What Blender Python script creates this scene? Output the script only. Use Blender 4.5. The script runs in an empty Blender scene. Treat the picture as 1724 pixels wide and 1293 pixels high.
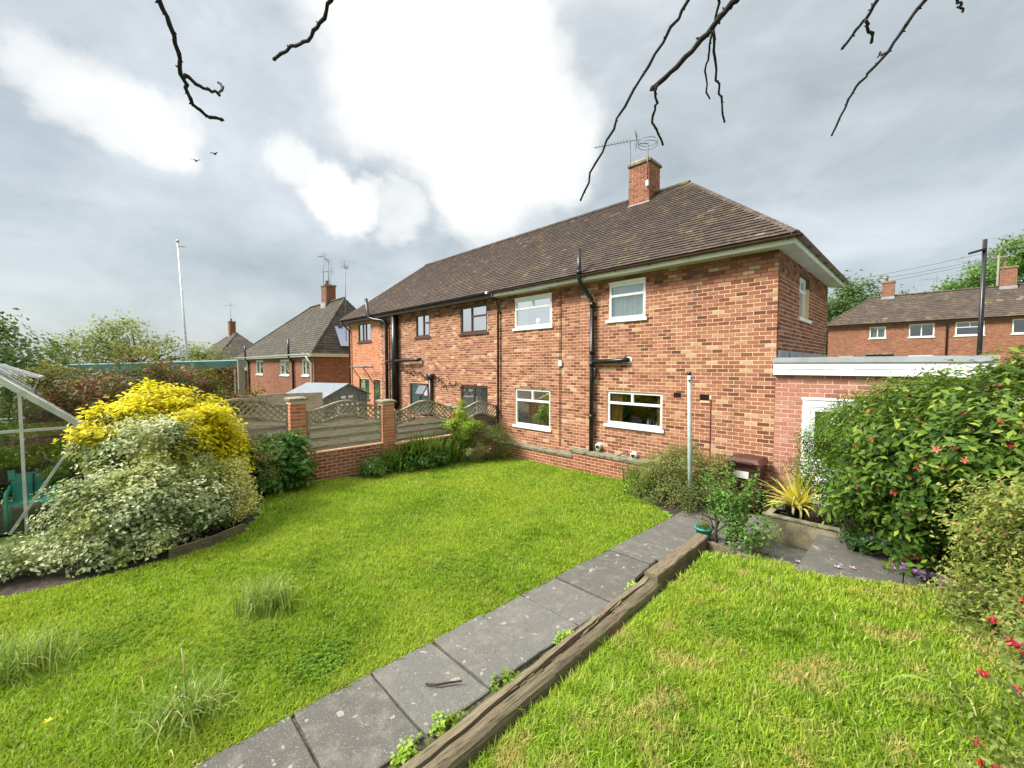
import bpy, math, random
import numpy as np
from mathutils import Vector, Matrix
R = math.radians
random.seed(7); rng = np.random.default_rng(11)
SC = bpy.context.scene
COL = SC.collection

# ------------------------------------------------------------------ camera, world, sun, exposure
CAM = np.array([2.12, -9.34, 2.65])
_a, _p = R(44.46), R(2.6)
_r = np.array([math.sin(_a), math.cos(_a), 0.0])
_f = np.array([-math.cos(_a) * math.cos(_p), math.sin(_a) * math.cos(_p), -math.sin(_p)])
_u = np.cross(_r, _f)
cam_d = bpy.data.cameras.new('camera'); cam = bpy.data.objects.new('camera', cam_d); COL.objects.link(cam)
cam_d.sensor_width = 36.0; cam_d.lens = 690.0 / 1724.0 * 36.0
cam_d.clip_start = 0.05; cam_d.clip_end = 2000.0
cam.matrix_world = Matrix(((_r[0], _u[0], -_f[0], CAM[0]), (_r[1], _u[1], -_f[1], CAM[1]), (_r[2], _u[2], -_f[2], CAM[2]), (0, 0, 0, 1)))
SC.camera = cam
SC.view_settings.view_transform = 'Standard'
SC.view_settings.look = 'None'
SC.view_settings.gamma = 1.0
SC.view_settings.use_curve_mapping = False
SC.view_settings.exposure = 2.35

SUN_DIR = Vector((-0.42, -0.56, 0.72)).normalized()      # towards the sun, hidden by cloud
sun_d = bpy.data.lights.new('sun', 'SUN'); sun = bpy.data.objects.new('sun', sun_d); COL.objects.link(sun)
sun_d.energy = 1.5; sun_d.angle = R(18); sun_d.color = (1.0, 0.965, 0.91)
sun.rotation_euler = SUN_DIR.to_track_quat('Z', 'Y').to_euler()
sun.location = (-6, -14, 18)

world = bpy.data.worlds.new('World'); SC.world = world; world.use_nodes = True
def build_world():
    nt = world.node_tree; N = nt.nodes; L = nt.links; N.clear()
    def nd(t, **k):
        n = N.new(t)
        for a, b in k.items(): setattr(n, a, b)
        return n
    def vmath(op, a, b=None):
        n = nd('ShaderNodeVectorMath', operation=op)
        for i, q in enumerate((a, b)):
            if q is None: continue
            if isinstance(q, (tuple, list)): n.inputs[i].default_value = q
            else: L.new(q, n.inputs[i])
        return n
    def fmath(op, a, b=None, c=None, clamp=False):
        n = nd('ShaderNodeMath', operation=op, use_clamp=clamp)
        for i, q in enumerate((a, b, c)):
            if q is None: continue
            if isinstance(q, (int, float)): n.inputs[i].default_value = q
            else: L.new(q, n.inputs[i])
        return n.outputs[0]
    def mix(f, a, b):
        n = nd('ShaderNodeMix', data_type='RGBA')
        if isinstance(f, (int, float)): n.inputs[0].default_value = f
        else: L.new(f, n.inputs[0])
        for i, q in ((6, a), (7, b)):
            if isinstance(q, tuple): n.inputs[i].default_value = (*q, 1)
            else: L.new(q, n.inputs[i])
        return n.outputs[2]
    def noise(v, scale, detail, rough=0.55, dist=0.0):
        n = nd('ShaderNodeTexNoise'); L.new(v, n.inputs['Vector'])
        n.inputs['Scale'].default_value = scale; n.inputs['Detail'].default_value = detail
        n.inputs['Roughness'].default_value = rough; n.inputs['Distortion'].default_value = dist
        return n
    tc = nd('ShaderNodeTexCoord').outputs['Generated']
    sky = nd('ShaderNodeTexSky', sky_type='NISHITA', sun_disc=False)
    sky.sun_elevation = math.asin(SUN_DIR.z); sky.sun_rotation = math.atan2(SUN_DIR.x, SUN_DIR.y)
    sky.air_density = 1.0; sky.dust_density = 2.0
    # cloud coordinates: the direction, flattened so the clouds lie in long banks
    st = nd('ShaderNodeMapping'); L.new(tc, st.inputs[0])
    st.inputs['Rotation'].default_value = (R(12), R(-22), R(46)); st.inputs['Scale'].default_value = (1.0, 1.35, 2.3)
    n1 = noise(st.outputs[0], 1.7, 9, 0.56, 0.35)
    n2 = noise(st.outputs[0], 4.6, 8, 0.58, 0.5)
    warp = noise(tc, 3.2, 7, 0.6, 0.2)
    w = vmath('SUBTRACT', warp.outputs['Color'], (0.5, 0.5, 0.5)).outputs[0]
    sc = nd('ShaderNodeVectorMath', operation='SCALE'); L.new(w, sc.inputs[0]); sc.inputs['Scale'].default_value = 0.24
    d = vmath('NORMALIZE', vmath('ADD', tc, sc.outputs[0]).outputs[0]).outputs[0]
    # openings where the cloud is thin and the sky is brightest: (direction, inner deg, outer deg, weight)
    OPEN = [((-0.64, 0.48, 0.60), 4, 16, 1.0), ((-0.70, 0.46, 0.54), 3, 14, 1.0), ((-0.63, 0.60, 0.49), 2, 12, 1.0), ((-0.70, 0.57, 0.41), 0, 10, 1.0),
            ((-0.57, 0.67, 0.47), 0, 9, .8), ((-0.62, 0.40, 0.68), 5, 17, 1.0), ((-0.56, 0.36, 0.75), 6, 20, 1.0), ((-0.45, 0.30, 0.84), 8, 26, 1.0),
            ((-0.915, 0.0, 0.405), 0, 5.6, .74), ((-0.92, 0.05, 0.39), 0, 5.6, .74), ((-0.905, -0.04, 0.425), 0, 4.2, .6), ((-0.93, 0.09, 0.36), 0, 4.6, .7),
            ((-0.87, 0.33, 0.36), 0, 5, .95), ((-0.86, 0.38, 0.325), 0, 5, .95), ((-0.89, 0.27, 0.40), 0, 4.4, .6), ((-0.82, 0.45, 0.33), 0, 4.4, .6)]
    acc = None
    for c, i, o, wt in OPEN:
        cv = Vector(c).normalized()
        dp = vmath('DOT_PRODUCT', d, tuple(cv)).outputs['Value']
        mr = nd('ShaderNodeMapRange', interpolation_type='SMOOTHERSTEP'); L.new(dp, mr.inputs[0])
        mr.inputs[1].default_value = math.cos(R(o)); mr.inputs[2].default_value = math.cos(R(i))
        mr.inputs[3].default_value = 0.0; mr.inputs[4].default_value = wt
        acc = mr.outputs[0] if acc is None else fmath('MAXIMUM', acc, mr.outputs[0])
    thin = fmath('ADD', fmath('ADD', acc, fmath('MULTIPLY', fmath('SUBTRACT', n1.outputs['Fac'], 0.5), 0.55)), fmath('MULTIPLY', fmath('SUBTRACT', n2.outputs['Fac'], 0.5), 0.45), clamp=True)
    body = fmath('ADD', fmath('MULTIPLY', n1.outputs['Fac'], 0.65), fmath('MULTIPLY', n2.outputs['Fac'], 0.35))
    ramp = nd('ShaderNodeValToRGB'); L.new(body, ramp.inputs[0])
    e = ramp.color_ramp.elements
    e[0].position = 0.34; e[0].color = (.78, .88, .91, 1)
    e[1].position = 0.66; e[1].color = (1.46, 1.54, 1.58, 1)
    m = e.new(0.48); m.color = (1.06, 1.16, 1.19, 1)
    sepz = nd('ShaderNodeSeparateXYZ'); L.new(tc, sepz.inputs[0])
    base = mix(0.06, ramp.outputs[0], sky.outputs[0])
    veil = nd('ShaderNodeMapRange', interpolation_type='SMOOTHSTEP'); L.new(thin, veil.inputs[0])
    veil.inputs[1].default_value = 0.0; veil.inputs[2].default_value = 0.9
    c1 = mix(veil.outputs[0], base, (2.02, 2.05, 2.05))
    core = nd('ShaderNodeMapRange', interpolation_type='SMOOTHSTEP'); L.new(thin, core.inputs[0])
    core.inputs[1].default_value = 0.75; core.inputs[2].default_value = 1.1
    c2 = mix(core.outputs[0], c1, (9.0, 9.0, 8.9))
    # higher up the whole cloud sheet is lit through and brighter, as overcast skies are
    zen = nd('ShaderNodeMapRange', interpolation_type='SMOOTHSTEP'); L.new(sepz.outputs['Z'], zen.inputs[0])
    zen.inputs[1].default_value = 0.62; zen.inputs[2].default_value = 1.0
    c3 = mix(zen.outputs[0], c2, (5.6, 5.7, 5.7))
    bg = nd('ShaderNodeBackground'); L.new(c3, bg.inputs[0]); bg.inputs[1].default_value = 0.1
    out = nd('ShaderNodeOutputWorld'); L.new(bg.outputs[0], out.inputs[0])
build_world()

# ------------------------------------------------------------------ materials
def srgb(h):
    c = [int(h[i:i + 2], 16) / 255 for i in (0, 2, 4)]
    return tuple(x / 12.92 if x <= 0.04045 else ((x + 0.055) / 1.055) ** 2.4 for x in c)
class NT:
    def __init__(s, name):
        s.m = bpy.data.materials.new(name); s.m.use_nodes = True
        s.n = s.m.node_tree.nodes; s.l = s.m.node_tree.links; s.n.clear()
        s.out = s.n.new('ShaderNodeOutputMaterial')
    def nd(s, t, ins=None, **k):
        n = s.n.new(t)
        for a, b in k.items(): setattr(n, a, b)
        for a, b in (ins or {}).items(): s.put(n.inputs[a], b)
        return n
    def put(s, sock, v):
        if hasattr(v, 'is_linked') or hasattr(v, 'links'): s.l.new(v, sock)
        elif isinstance(v, tuple) and len(v) == 3 and sock.type == 'RGBA': sock.default_value = (*v, 1)
        else: sock.default_value = v
    def noise(s, scale, detail=4, rough=.55, vec=None, dist=0.):
        n = s.nd('ShaderNodeTexNoise', {'Scale': scale, 'Detail': detail, 'Roughness': rough, 'Distortion': dist})
        s.put(n.inputs['Vector'], vec if vec is not None else s.pos()); return n.outputs['Fac']
    def pos(s): return s.nd('ShaderNodeNewGeometry').outputs['Position']
    def obj(s): return s.nd('ShaderNodeTexCoord').outputs['Object']
    def attr(s, name='tone'): return s.nd('ShaderNodeAttribute', attribute_name=name).outputs['Fac']
    def ramp(s, f, stops, interp='LINEAR'):
        r = s.nd('ShaderNodeValToRGB', {'Fac': f}); cr = r.color_ramp; cr.interpolation = interp
        while len(cr.elements) < len(stops): cr.elements.new(.5)
        for e, (p, c) in zip(cr.elements, stops): e.position = p; e.color = (*c, 1) if len(c) == 3 else c
        return r.outputs[0]
    def mix(s, f, a, b, mode='MIX'):
        n = s.nd('ShaderNodeMix', data_type='RGBA', blend_type=mode)
        s.put(n.inputs[0], f); s.put(n.inputs[6], a); s.put(n.inputs[7], b); return n.outputs[2]
    def mr(s, f, a, b, c=0., d=1., smooth=True):
        n = s.nd('ShaderNodeMapRange', {0: f, 1: a, 2: b, 3: c, 4: d}, interpolation_type='SMOOTHSTEP' if smooth else 'LINEAR'); return n.outputs[0]
    def math(s, op, a, b=0.):
        n = s.nd('ShaderNodeMath', operation=op); s.put(n.inputs[0], a); s.put(n.inputs[1], b); return n.outputs[0]
    def bump(s, h, strength=.4, dist=.01):
        return s.nd('ShaderNodeBump', {'Height': h, 'Strength': strength, 'Distance': dist}).outputs[0]
    def pbr(s, col, rough=.7, metal=0., spec=.4, normal=None, **k):
        b = s.nd('ShaderNodeBsdfPrincipled', {'Base Color': col, 'Roughness': rough, 'Metallic': metal, 'Specular IOR Level': spec})
        if normal is not None: s.l.new(normal, b.inputs['Normal'])
        for a, v in k.items(): s.put(b.inputs[a], v)
        return b.outputs[0]
    def done(s, sh): s.l.new(sh, s.out.inputs[0]); return s.m
def m_plain(name, c, rough=.6, metal=0., var=.18, scale=6., spec=.4, bump=.0, fine=60.):
    t = NT(name); n = t.noise(scale, 5); n2 = t.noise(fine, 3)
    k = t.math('ADD', t.mr(n, .3, .7, 1 - var, 1 + var), t.mr(n2, .3, .7, -var * .5, var * .5))
    mm = t.nd('ShaderNodeVectorMath', operation='SCALE'); mm.inputs[0].default_value = c; t.put(mm.inputs['Scale'], k)
    return t.done(t.pbr(mm.outputs[0], rough, metal, spec, t.bump(n2, bump, .004) if bump else None))
def m_brick(name, stops, grime=.35):
    t = NT(name); tone = t.attr(); n = t.noise(38, 5, .6); n2 = t.noise(150, 3); n3 = t.noise(.9, 4)
    c = t.ramp(tone, stops); c = t.mix(t.mr(n, .45, .75, 0, .45), c, (.20, .085, .05)); c = t.mix(t.mr(n2, .55, .8, 0, .35), c, (.55, .36, .24))
    c = t.mix(t.mr(n3, .52, .75, 0, grime), c, (.13, .08, .055))
    mp = t.nd('ShaderNodeMapping', {0: t.pos()}); mp.inputs['Scale'].default_value = (2.2, 2.2, .22); st = t.noise(1.6, 5, .6, mp.outputs[0]); c = t.mix(t.mr(st, .54, .72, 0, grime * 1.3), c, (.12, .075, .052))
    return t.done(t.pbr(c, .88, 0, .25, t.bump(t.math('ADD', n, n2), .5, .006)))
def m_mortar(name, c):
    t = NT(name); n = t.noise(60, 4); n3 = t.noise(1.3, 4)
    c2 = t.mix(t.mr(n, .35, .75, 0, .5), c, tuple(x * .72 for x in c)); c2 = t.mix(t.mr(n3, .5, .75, 0, .3), c2, tuple(x * .62 for x in c))
    return t.done(t.pbr(c2, .95, 0, .1, t.bump(n, .5, .004)))
def m_leaf(name, stops, trans=.35, rough=.5, patch=None, pscale=1.1, spec=.16):
    t = NT(name); tone = t.attr(); c = t.ramp(tone, stops)
    if patch: c = t.mix(t.mr(t.noise(pscale, 3), .45, .65, 0, patch[1]), c, patch[0])
    a = t.pbr(c, rough, 0, spec)
    b = t.nd('ShaderNodeBsdfTranslucent', {'Color': t.mix(.35, c, (.5, .6, .05), 'MIX')}).outputs[0]
    return t.done(t.nd('ShaderNodeMixShader', {0: trans, 1: a, 2: b}).outputs[0])
def m_wood(name, c, c2, along=(0, 1, 0), stretch=14., rough=.85, green=0.):
    t = NT(name); mp = t.nd('ShaderNodeMapping', {0: t.pos()})
    s = [1 if a else stretch for a in along]; mp.inputs['Scale'].default_value = s
    n = t.noise(2.6, 7, .65, mp.outputs[0], .4); n2 = t.noise(9, 4, .6, mp.outputs[0]); n3 = t.noise(2.2, 4)
    col = t.mix(t.mr(n, .35, .68), c, c2); col = t.mix(t.mr(n2, .52, .7, 0, .6), col, tuple(x * .45 for x in c)); n4 = t.noise(4.2, 3, .5, mp.outputs[0]); col = t.mix(t.mr(n4, .60, .66, 0, .8), col, tuple(x * .22 for x in c))
    if green: col = t.mix(t.mr(n3, .42, .68, 0, green), col, (.16, .19, .07))
    return t.done(t.pbr(col, rough, 0, .2, t.bump(t.math('ADD', n, n2), .7, .008)))
def m_glass(name, tint=(.9, .95, .95), refl=.9, mixmin=.10):
    t = NT(name); fr = t.nd('ShaderNodeLayerWeight', {'Blend': .35}).outputs['Fresnel']
    f = t.mr(fr, 0, 1, mixmin, refl, False)
    tr = t.nd('ShaderNodeBsdfTransparent', {'Color': tint}).outputs[0]
    gl = t.nd('ShaderNodeBsdfGlossy', {'Color': (.95, .97, 1.), 'Roughness': .02}).outputs[0]
    return t.done(t.nd('ShaderNodeMixShader', {0: f, 1: tr, 2: gl}).outputs[0])

M = {}
BR = [(0., (.095, .042, .030)), (.16, (.165, .062, .038)), (.34, (.25, .095, .056)), (.6, (.33, .138, .082)), (.8, (.385, .178, .108)), (.9, (.44, .26, .145)), (1., (.52, .39, .25))]
M['brick'] = m_brick('brick_orange', BR)
M['brick_pink'] = m_brick('brick_pink', [(0., (.30, .12, .085)), (.4, (.40, .17, .12)), (.8, (.46, .21, .15)), (1., (.52, .30, .21))], .2)
M['brick_red'] = m_brick('brick_red', [(0., (.17, .058, .034)), (.5, (.27, .095, .052)), (1., (.36, .145, .08))], .3)
M['brick_new'] = m_brick('brick_new', [(0., (.40, .13, .06)), (.5, (.52, .19, .09)), (1., (.60, .25, .13))], .12)
M['brick_far'] = m_brick('brick_far', [(0., (.15, .055, .036)), (.5, (.235, .085, .052)), (1., (.33, .14, .085))], .3)
M['mortar'] = m_mortar('mortar_cream', (.86, .575, .36))
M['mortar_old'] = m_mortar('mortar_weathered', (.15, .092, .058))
M['mortar_pink'] = m_mortar('mortar_pink', (.72, .53, .40))
M['mortar_far'] = m_mortar('mortar_far', (.52, .33, .21))
M['mortar_grey'] = m_mortar('mortar_grey', (.46, .34, .25))
def m_tile(name, c0, c1, moss=.5):
    t = NT(name); tone = t.attr(); n = t.noise(1.1, 5, .6); n2 = t.noise(26, 4, .6); n3 = t.noise(5, 5, .65)
    c = t.ramp(tone, [(0., tuple(x * .6 for x in c0)), (.5, c0), (.93, c1), (1., tuple(min(1, x * 1.45) for x in c1))])
    c = t.mix(t.mr(n2, .5, .75, 0, .45), c, (.17, .155, .12))
    c = t.mix(t.math('MULTIPLY', t.mr(n, .46, .66), t.mr(n3, .45, .68, 0, moss)), c, (.20, .17, .06))
    n4 = t.noise(9, 4, .7); n5 = t.noise(.55, 3); c = t.mix(t.math('MULTIPLY', t.mr(n5, .48, .62), t.mr(n4, .60, .70, 0, .85)), c, (.30, .22, .06))
    n6 = t.noise(13, 3, .7); c = t.mix(t.mr(n6, .68, .76, 0, .6), c, (.30, .28, .25))
    return t.done(t.pbr(c, .85, 0, .25, t.bump(n2, .5, .006)))
M['tile'] = m_tile('roof_tile_brown', (.070, .050, .040), (.112, .080, .064), .75)
M['tile_far'] = m_tile('roof_tile_grey', (.062, .054, .044), (.098, .084, .066), .8)
M['tile_red'] = m_tile('roof_tile_warm', (.078, .052, .042), (.125, .085, .070), .5)
M['white'] = m_plain('white_plastic', (.80, .81, .80), .35, var=.04, scale=3)
M['cream'] = m_plain('white_sill_paint', (.76, .75, .70), .55, var=.07, scale=5)
M['fascia'] = m_plain('fascia_paint', (.78, .78, .73), .5, var=.1, scale=2)
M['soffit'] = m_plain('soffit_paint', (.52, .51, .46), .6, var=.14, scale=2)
M['brown'] = m_plain('brown_plastic', (.055, .028, .022), .38, var=.2)
M['brownf'] = m_plain('brown_window_paint', (.085, .042, .034), .4, var=.15)
M['black'] = m_plain('black_plastic', (.013, .013, .014), .32, var=.2)
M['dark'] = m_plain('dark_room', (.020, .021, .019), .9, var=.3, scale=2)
M['net'] = m_plain('net_curtain', (.70, .72, .72), .9, var=.06, scale=9)
M['curtain'] = m_plain('amber_curtain', (.42, .20, .05), .9, var=.25, scale=12)
M['lead'] = m_plain('lead_flashing', (.30, .32, .33), .55, var=.18, scale=3)
M['alu'] = m_plain('aluminium', (.55, .56, .53), .5, .2, var=.18, scale=4)
M['steel'] = m_plain('galvanised_steel', (.16, .165, .17), .5, .4, var=.15)
M['glass'] = m_glass('window_glass', (.85, .9, .9), .8, .09)
M['ghglass'] = m_glass('greenhouse_glass', (.88, .92, .88), .75, .05)
M['roofglass'] = m_glass('greenhouse_roof_glass', (.8, .84, .82), .92, .45)
M['coping'] = m_plain('coping_stone', (.20, .185, .125), .9, var=.4, scale=7, bump=.6)
M['concrete'] = m_plain('concrete_mossy', (.235, .205, .125), .9, var=.35, scale=5, bump=.6)
M['soil'] = m_plain('soil', (.045, .032, .022), .95, var=.45, scale=14, bump=.8, fine=90)
M['moss'] = m_plain('mossy_soil', (.060, .060, .026), .95, var=.5, scale=20, bump=.8)
M['teal'] = m_plain('teal_plastic', (.035, .30, .23), .4, var=.12)
M['tealpaint'] = m_plain('teal_paint', (.13, .27, .25), .6, var=.15, scale=2)
M['tealroof'] = m_plain('teal_felt_roof', (.11, .22, .195), .85, var=.2, scale=1.5)
M['binbrown'] = m_plain('brown_bin_plastic', (.075, .026, .020), .42, var=.2, scale=5)
M['postgreen'] = m_plain('post_paint', (.33, .40, .36), .5, var=.14, scale=8)
M['shed'] = m_plain('shed_metal', (.20, .24, .25), .45, .3, var=.15)
M['shedroof'] = m_plain('shed_roof_metal', (.20, .225, .24), .5, .2, var=.12)
M['solar'] = m_plain('solar_cells', (.22, .25, .33), .15, .2, var=.1, scale=1)
M['pot'] = m_plain('clay_pot', (.30, .13, .08), .8)
M['purple'] = m_plain('purple_petal', (.26, .12, .34), .6, var=.2)
M['pinkpetal'] = m_plain('pink_petal', (.50, .30, .42), .6, var=.2)
M['redpetal'] = m_plain('red_petal', (.30, .008, .018), .5, var=.2)
M['crimson'] = m_plain('weigela_petal', (.27, .025, .035), .55, var=.3)
M['coral'] = m_plain('coral_petal', (.42, .10, .075), .55, var=.3)
M['whitepetal'] = m_plain('white_petal', (.80, .82, .74), .6, var=.1)
M['yellowpetal'] = m_plain('yellow_petal', (.80, .55, .02), .6)
M['bark'] = m_plain('bark', (.050, .036, .026), .9, var=.45, scale=25, bump=.8)
M['twig'] = m_plain('dark_twig', (.016, .012, .010), .85, var=.5, scale=60, bump=.9, fine=220)
M['birdmat'] = m_plain('bird_feather', (.02, .02, .022), .8)
M['fence'] = m_wood('fence_wood', (.40, .33, .25), (.55, .47, .37), (0, 1, 0), 16, green=.06)
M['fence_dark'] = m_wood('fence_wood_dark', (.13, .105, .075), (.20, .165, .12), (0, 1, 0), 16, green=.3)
M['lattice'] = m_wood('lattice_wood', (.27, .235, .16), (.42, .365, .27), (0, 1, 0), 5, green=.18)
M['sleeper'] = m_wood('sleeper_wood', (.125, .094, .060), (.225, .178, .118), (0, 1, 0), 22, green=.18)
M['postwood'] = m_wood('post_wood', (.22, .19, .14), (.31, .28, .22), (0, 0, 1), 12)
M['edging'] = m_wood('edging_board', (.10, .075, .05), (.16, .12, .085), (0, 1, 0), 10, green=.3)
def m_slab():
    t = NT('paving_concrete'); tone = t.attr(); n = t.noise(6.5, 7, .7, dist=.3); n2 = t.noise(105, 2); n3 = t.noise(24, 5, .65)
    c = t.ramp(tone, [(0., (.085, .080, .068)), (1., (.118, .113, .100))])
    c = t.mix(t.mr(n, .46, .68, 0, .55), c, (.180, .168, .135))
    c = t.mix(t.mr(n3, .58, .70, 0, .6), c, (.055, .052, .044)); c = t.mix(t.mr(n2, .60, .72, 0, .75), c, (.34, .32, .28)); n4 = t.noise(11, 3, .5); c = t.mix(t.mr(n4, .655, .68, 0, .7), c, (.30, .285, .23))
    return t.done(t.pbr(c, .9, 0, .25, t.bump(t.math('ADD', n3, n2), .6, .006)))
M['slab'] = m_slab()
def m_lawn(name, dry):
    t = NT(name); n = t.noise(2.3, 4); n2 = t.noise(22, 5, .65)
    c = t.mix(t.mr(n2, .4, .65), (.11, .22, .016), (.17, .22, .035)); c = t.mix(t.mr(n, .48, .62, 0, dry), c, (.30, .225, .085))
    return t.done(t.pbr(c, .95, 0, .1, t.bump(n2, .8, .02)))
M['lawn'] = m_lawn('lawn_ground', .15); M['lawn_dry'] = m_lawn('lawn_ground_dry', .75)
def m_grass(name, stops, dry, dcol=(.42, .34, .13), pscale=1.15, lo=.50, hi=.62):
    t = NT(name); c = t.ramp(t.attr(), stops); p1 = t.noise(.75, 4); p2 = t.noise(pscale, 5, .6)
    c = t.mix(t.mr(p1, .40, .62, 0, .55), c, (.41, .49, .06)); c = t.mix(t.mr(p2, lo, hi, 0, dry), c, dcol)
    a = t.nd('ShaderNodeBsdfDiffuse', {'Color': c}).outputs[0]; b = t.nd('ShaderNodeBsdfTranslucent', {'Color': t.mix(.3, c, (.5, .6, .02))}).outputs[0]
    return t.done(t.nd('ShaderNodeMixShader', {0: .42, 1: a, 2: b}).outputs[0])
GS = [(0., (.085, .165, .012)), (.35, (.21, .345, .026)), (.75, (.33, .48, .048)), (.93, (.46, .56, .10)), (1., (.60, .55, .24))]
M['grass'] = m_grass('grass_blades', GS, .32, (.36, .36, .09), 2.3, .52, .70)
M['grass_dry'] = m_grass('grass_blades_dry', GS, .72, (.55, .43, .17), 2.3, .50, .68)
M['terrain'] = m_plain('terrain_grass', (.10, .14, .04), .95, var=.35, scale=.8)
M['asphalt'] = m_plain('asphalt', (.05, .05, .052), .9, var=.2)
# foliage colours
M['variegated'] = m_leaf('variegated_leaf', [(0., (.035, .075, .02)), (.3, (.13, .19, .07)), (.55, (.34, .39, .20)), (.8, (.58, .60, .36)), (1., (.74, .73, .48))], .3, patch=((.50, .50, .11), .45), pscale=1.3)
M['gold'] = m_leaf('gold_leaf', [(0., (.42, .38, .008)), (.4, (.68, .58, .010)), (1., (.86, .74, .02))], .35)
M['goldpale'] = m_leaf('pale_gold_leaf', [(0., (.30, .33, .05)), (.5, (.55, .52, .15)), (1., (.70, .64, .26))], .35)
M['bronze'] = m_leaf('bronze_leaf', [(0., (.035, .055, .016)), (.4, (.09, .10, .025)), (.62, (.17, .065, .032)), (.85, (.24, .06, .04)), (1., (.28, .19, .05))], .25)
M['olive'] = m_leaf('olive_leaf', [(0., (.05, .075, .02)), (.5, (.15, .19, .05)), (.85, (.27, .27, .08)), (1., (.30, .15, .07))], .3)
M['midgreen'] = m_leaf('mid_green_leaf', [(0., (.025, .07, .015)), (.5, (.07, .17, .03)), (1., (.17, .31, .07))], .3)
M['darkgreen'] = m_leaf('dark_green_leaf', [(0., (.015, .04, .012)), (.6, (.04, .105, .025)), (1., (.09, .19, .045))], .25)
M['limegreen'] = m_leaf('lime_leaf', [(0., (.08, .16, .015)), (.5, (.18, .31, .03)), (1., (.33, .45, .06))], .35)
M['weigela'] = m_leaf('weigela_leaf', [(0., (.012, .034, .007)), (.4, (.042, .095, .013)), (.8, (.125, .215, .027)), (1., (.32, .38, .06))], .3)
M['whiteflowerleaf'] = m_leaf('fine_green_leaf', [(0., (.025, .065, .008)), (.6, (.09, .18, .018)), (.94, (.21, .32, .04)), (1., (.42, .50, .22))], .3)
M['spirea'] = m_leaf('spirea_leaf', [(0., (.06, .09, .02)), (.4, (.17, .22, .045)), (.75, (.32, .34, .085)), (.93, (.44, .38, .13)), (1., (.46, .22, .12))], .35)
M['fuchsia'] = m_leaf('fuchsia_leaf', [(0., (.05, .085, .018)), (.5, (.15, .21, .045)), (.85, (.30, .34, .09)), (1., (.42, .40, .13))], .35)
M['paletree'] = m_leaf('pale_tree_leaf', [(0., (.10, .14, .05)), (.6, (.24, .27, .10)), (1., (.36, .37, .15))], .35)
M['treegreen'] = m_leaf('tree_leaf', [(0., (.02, .045, .015)), (.6, (.06, .12, .03)), (1., (.13, .21, .05))], .25)
M['yucca'] = m_leaf('yucca_leaf', [(0., (.44, .42, .05)), (.5, (.72, .62, .08)), (1., (.84, .76, .22))], .4)
M['blade'] = m_leaf('iris_blade', [(0., (.03, .085, .015)), (.6, (.08, .18, .03)), (1., (.20, .32, .06))], .25)
M['tuft'] = m_leaf('tuft_blade', [(0., (.09, .17, .025)), (.6, (.20, .31, .05)), (.9, (.36, .42, .11)), (1., (.55, .50, .22))], .3)
M['straw'] = m_leaf('straw_blade', [(0., (.42, .36, .16)), (1., (.62, .56, .30))], .25)

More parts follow.
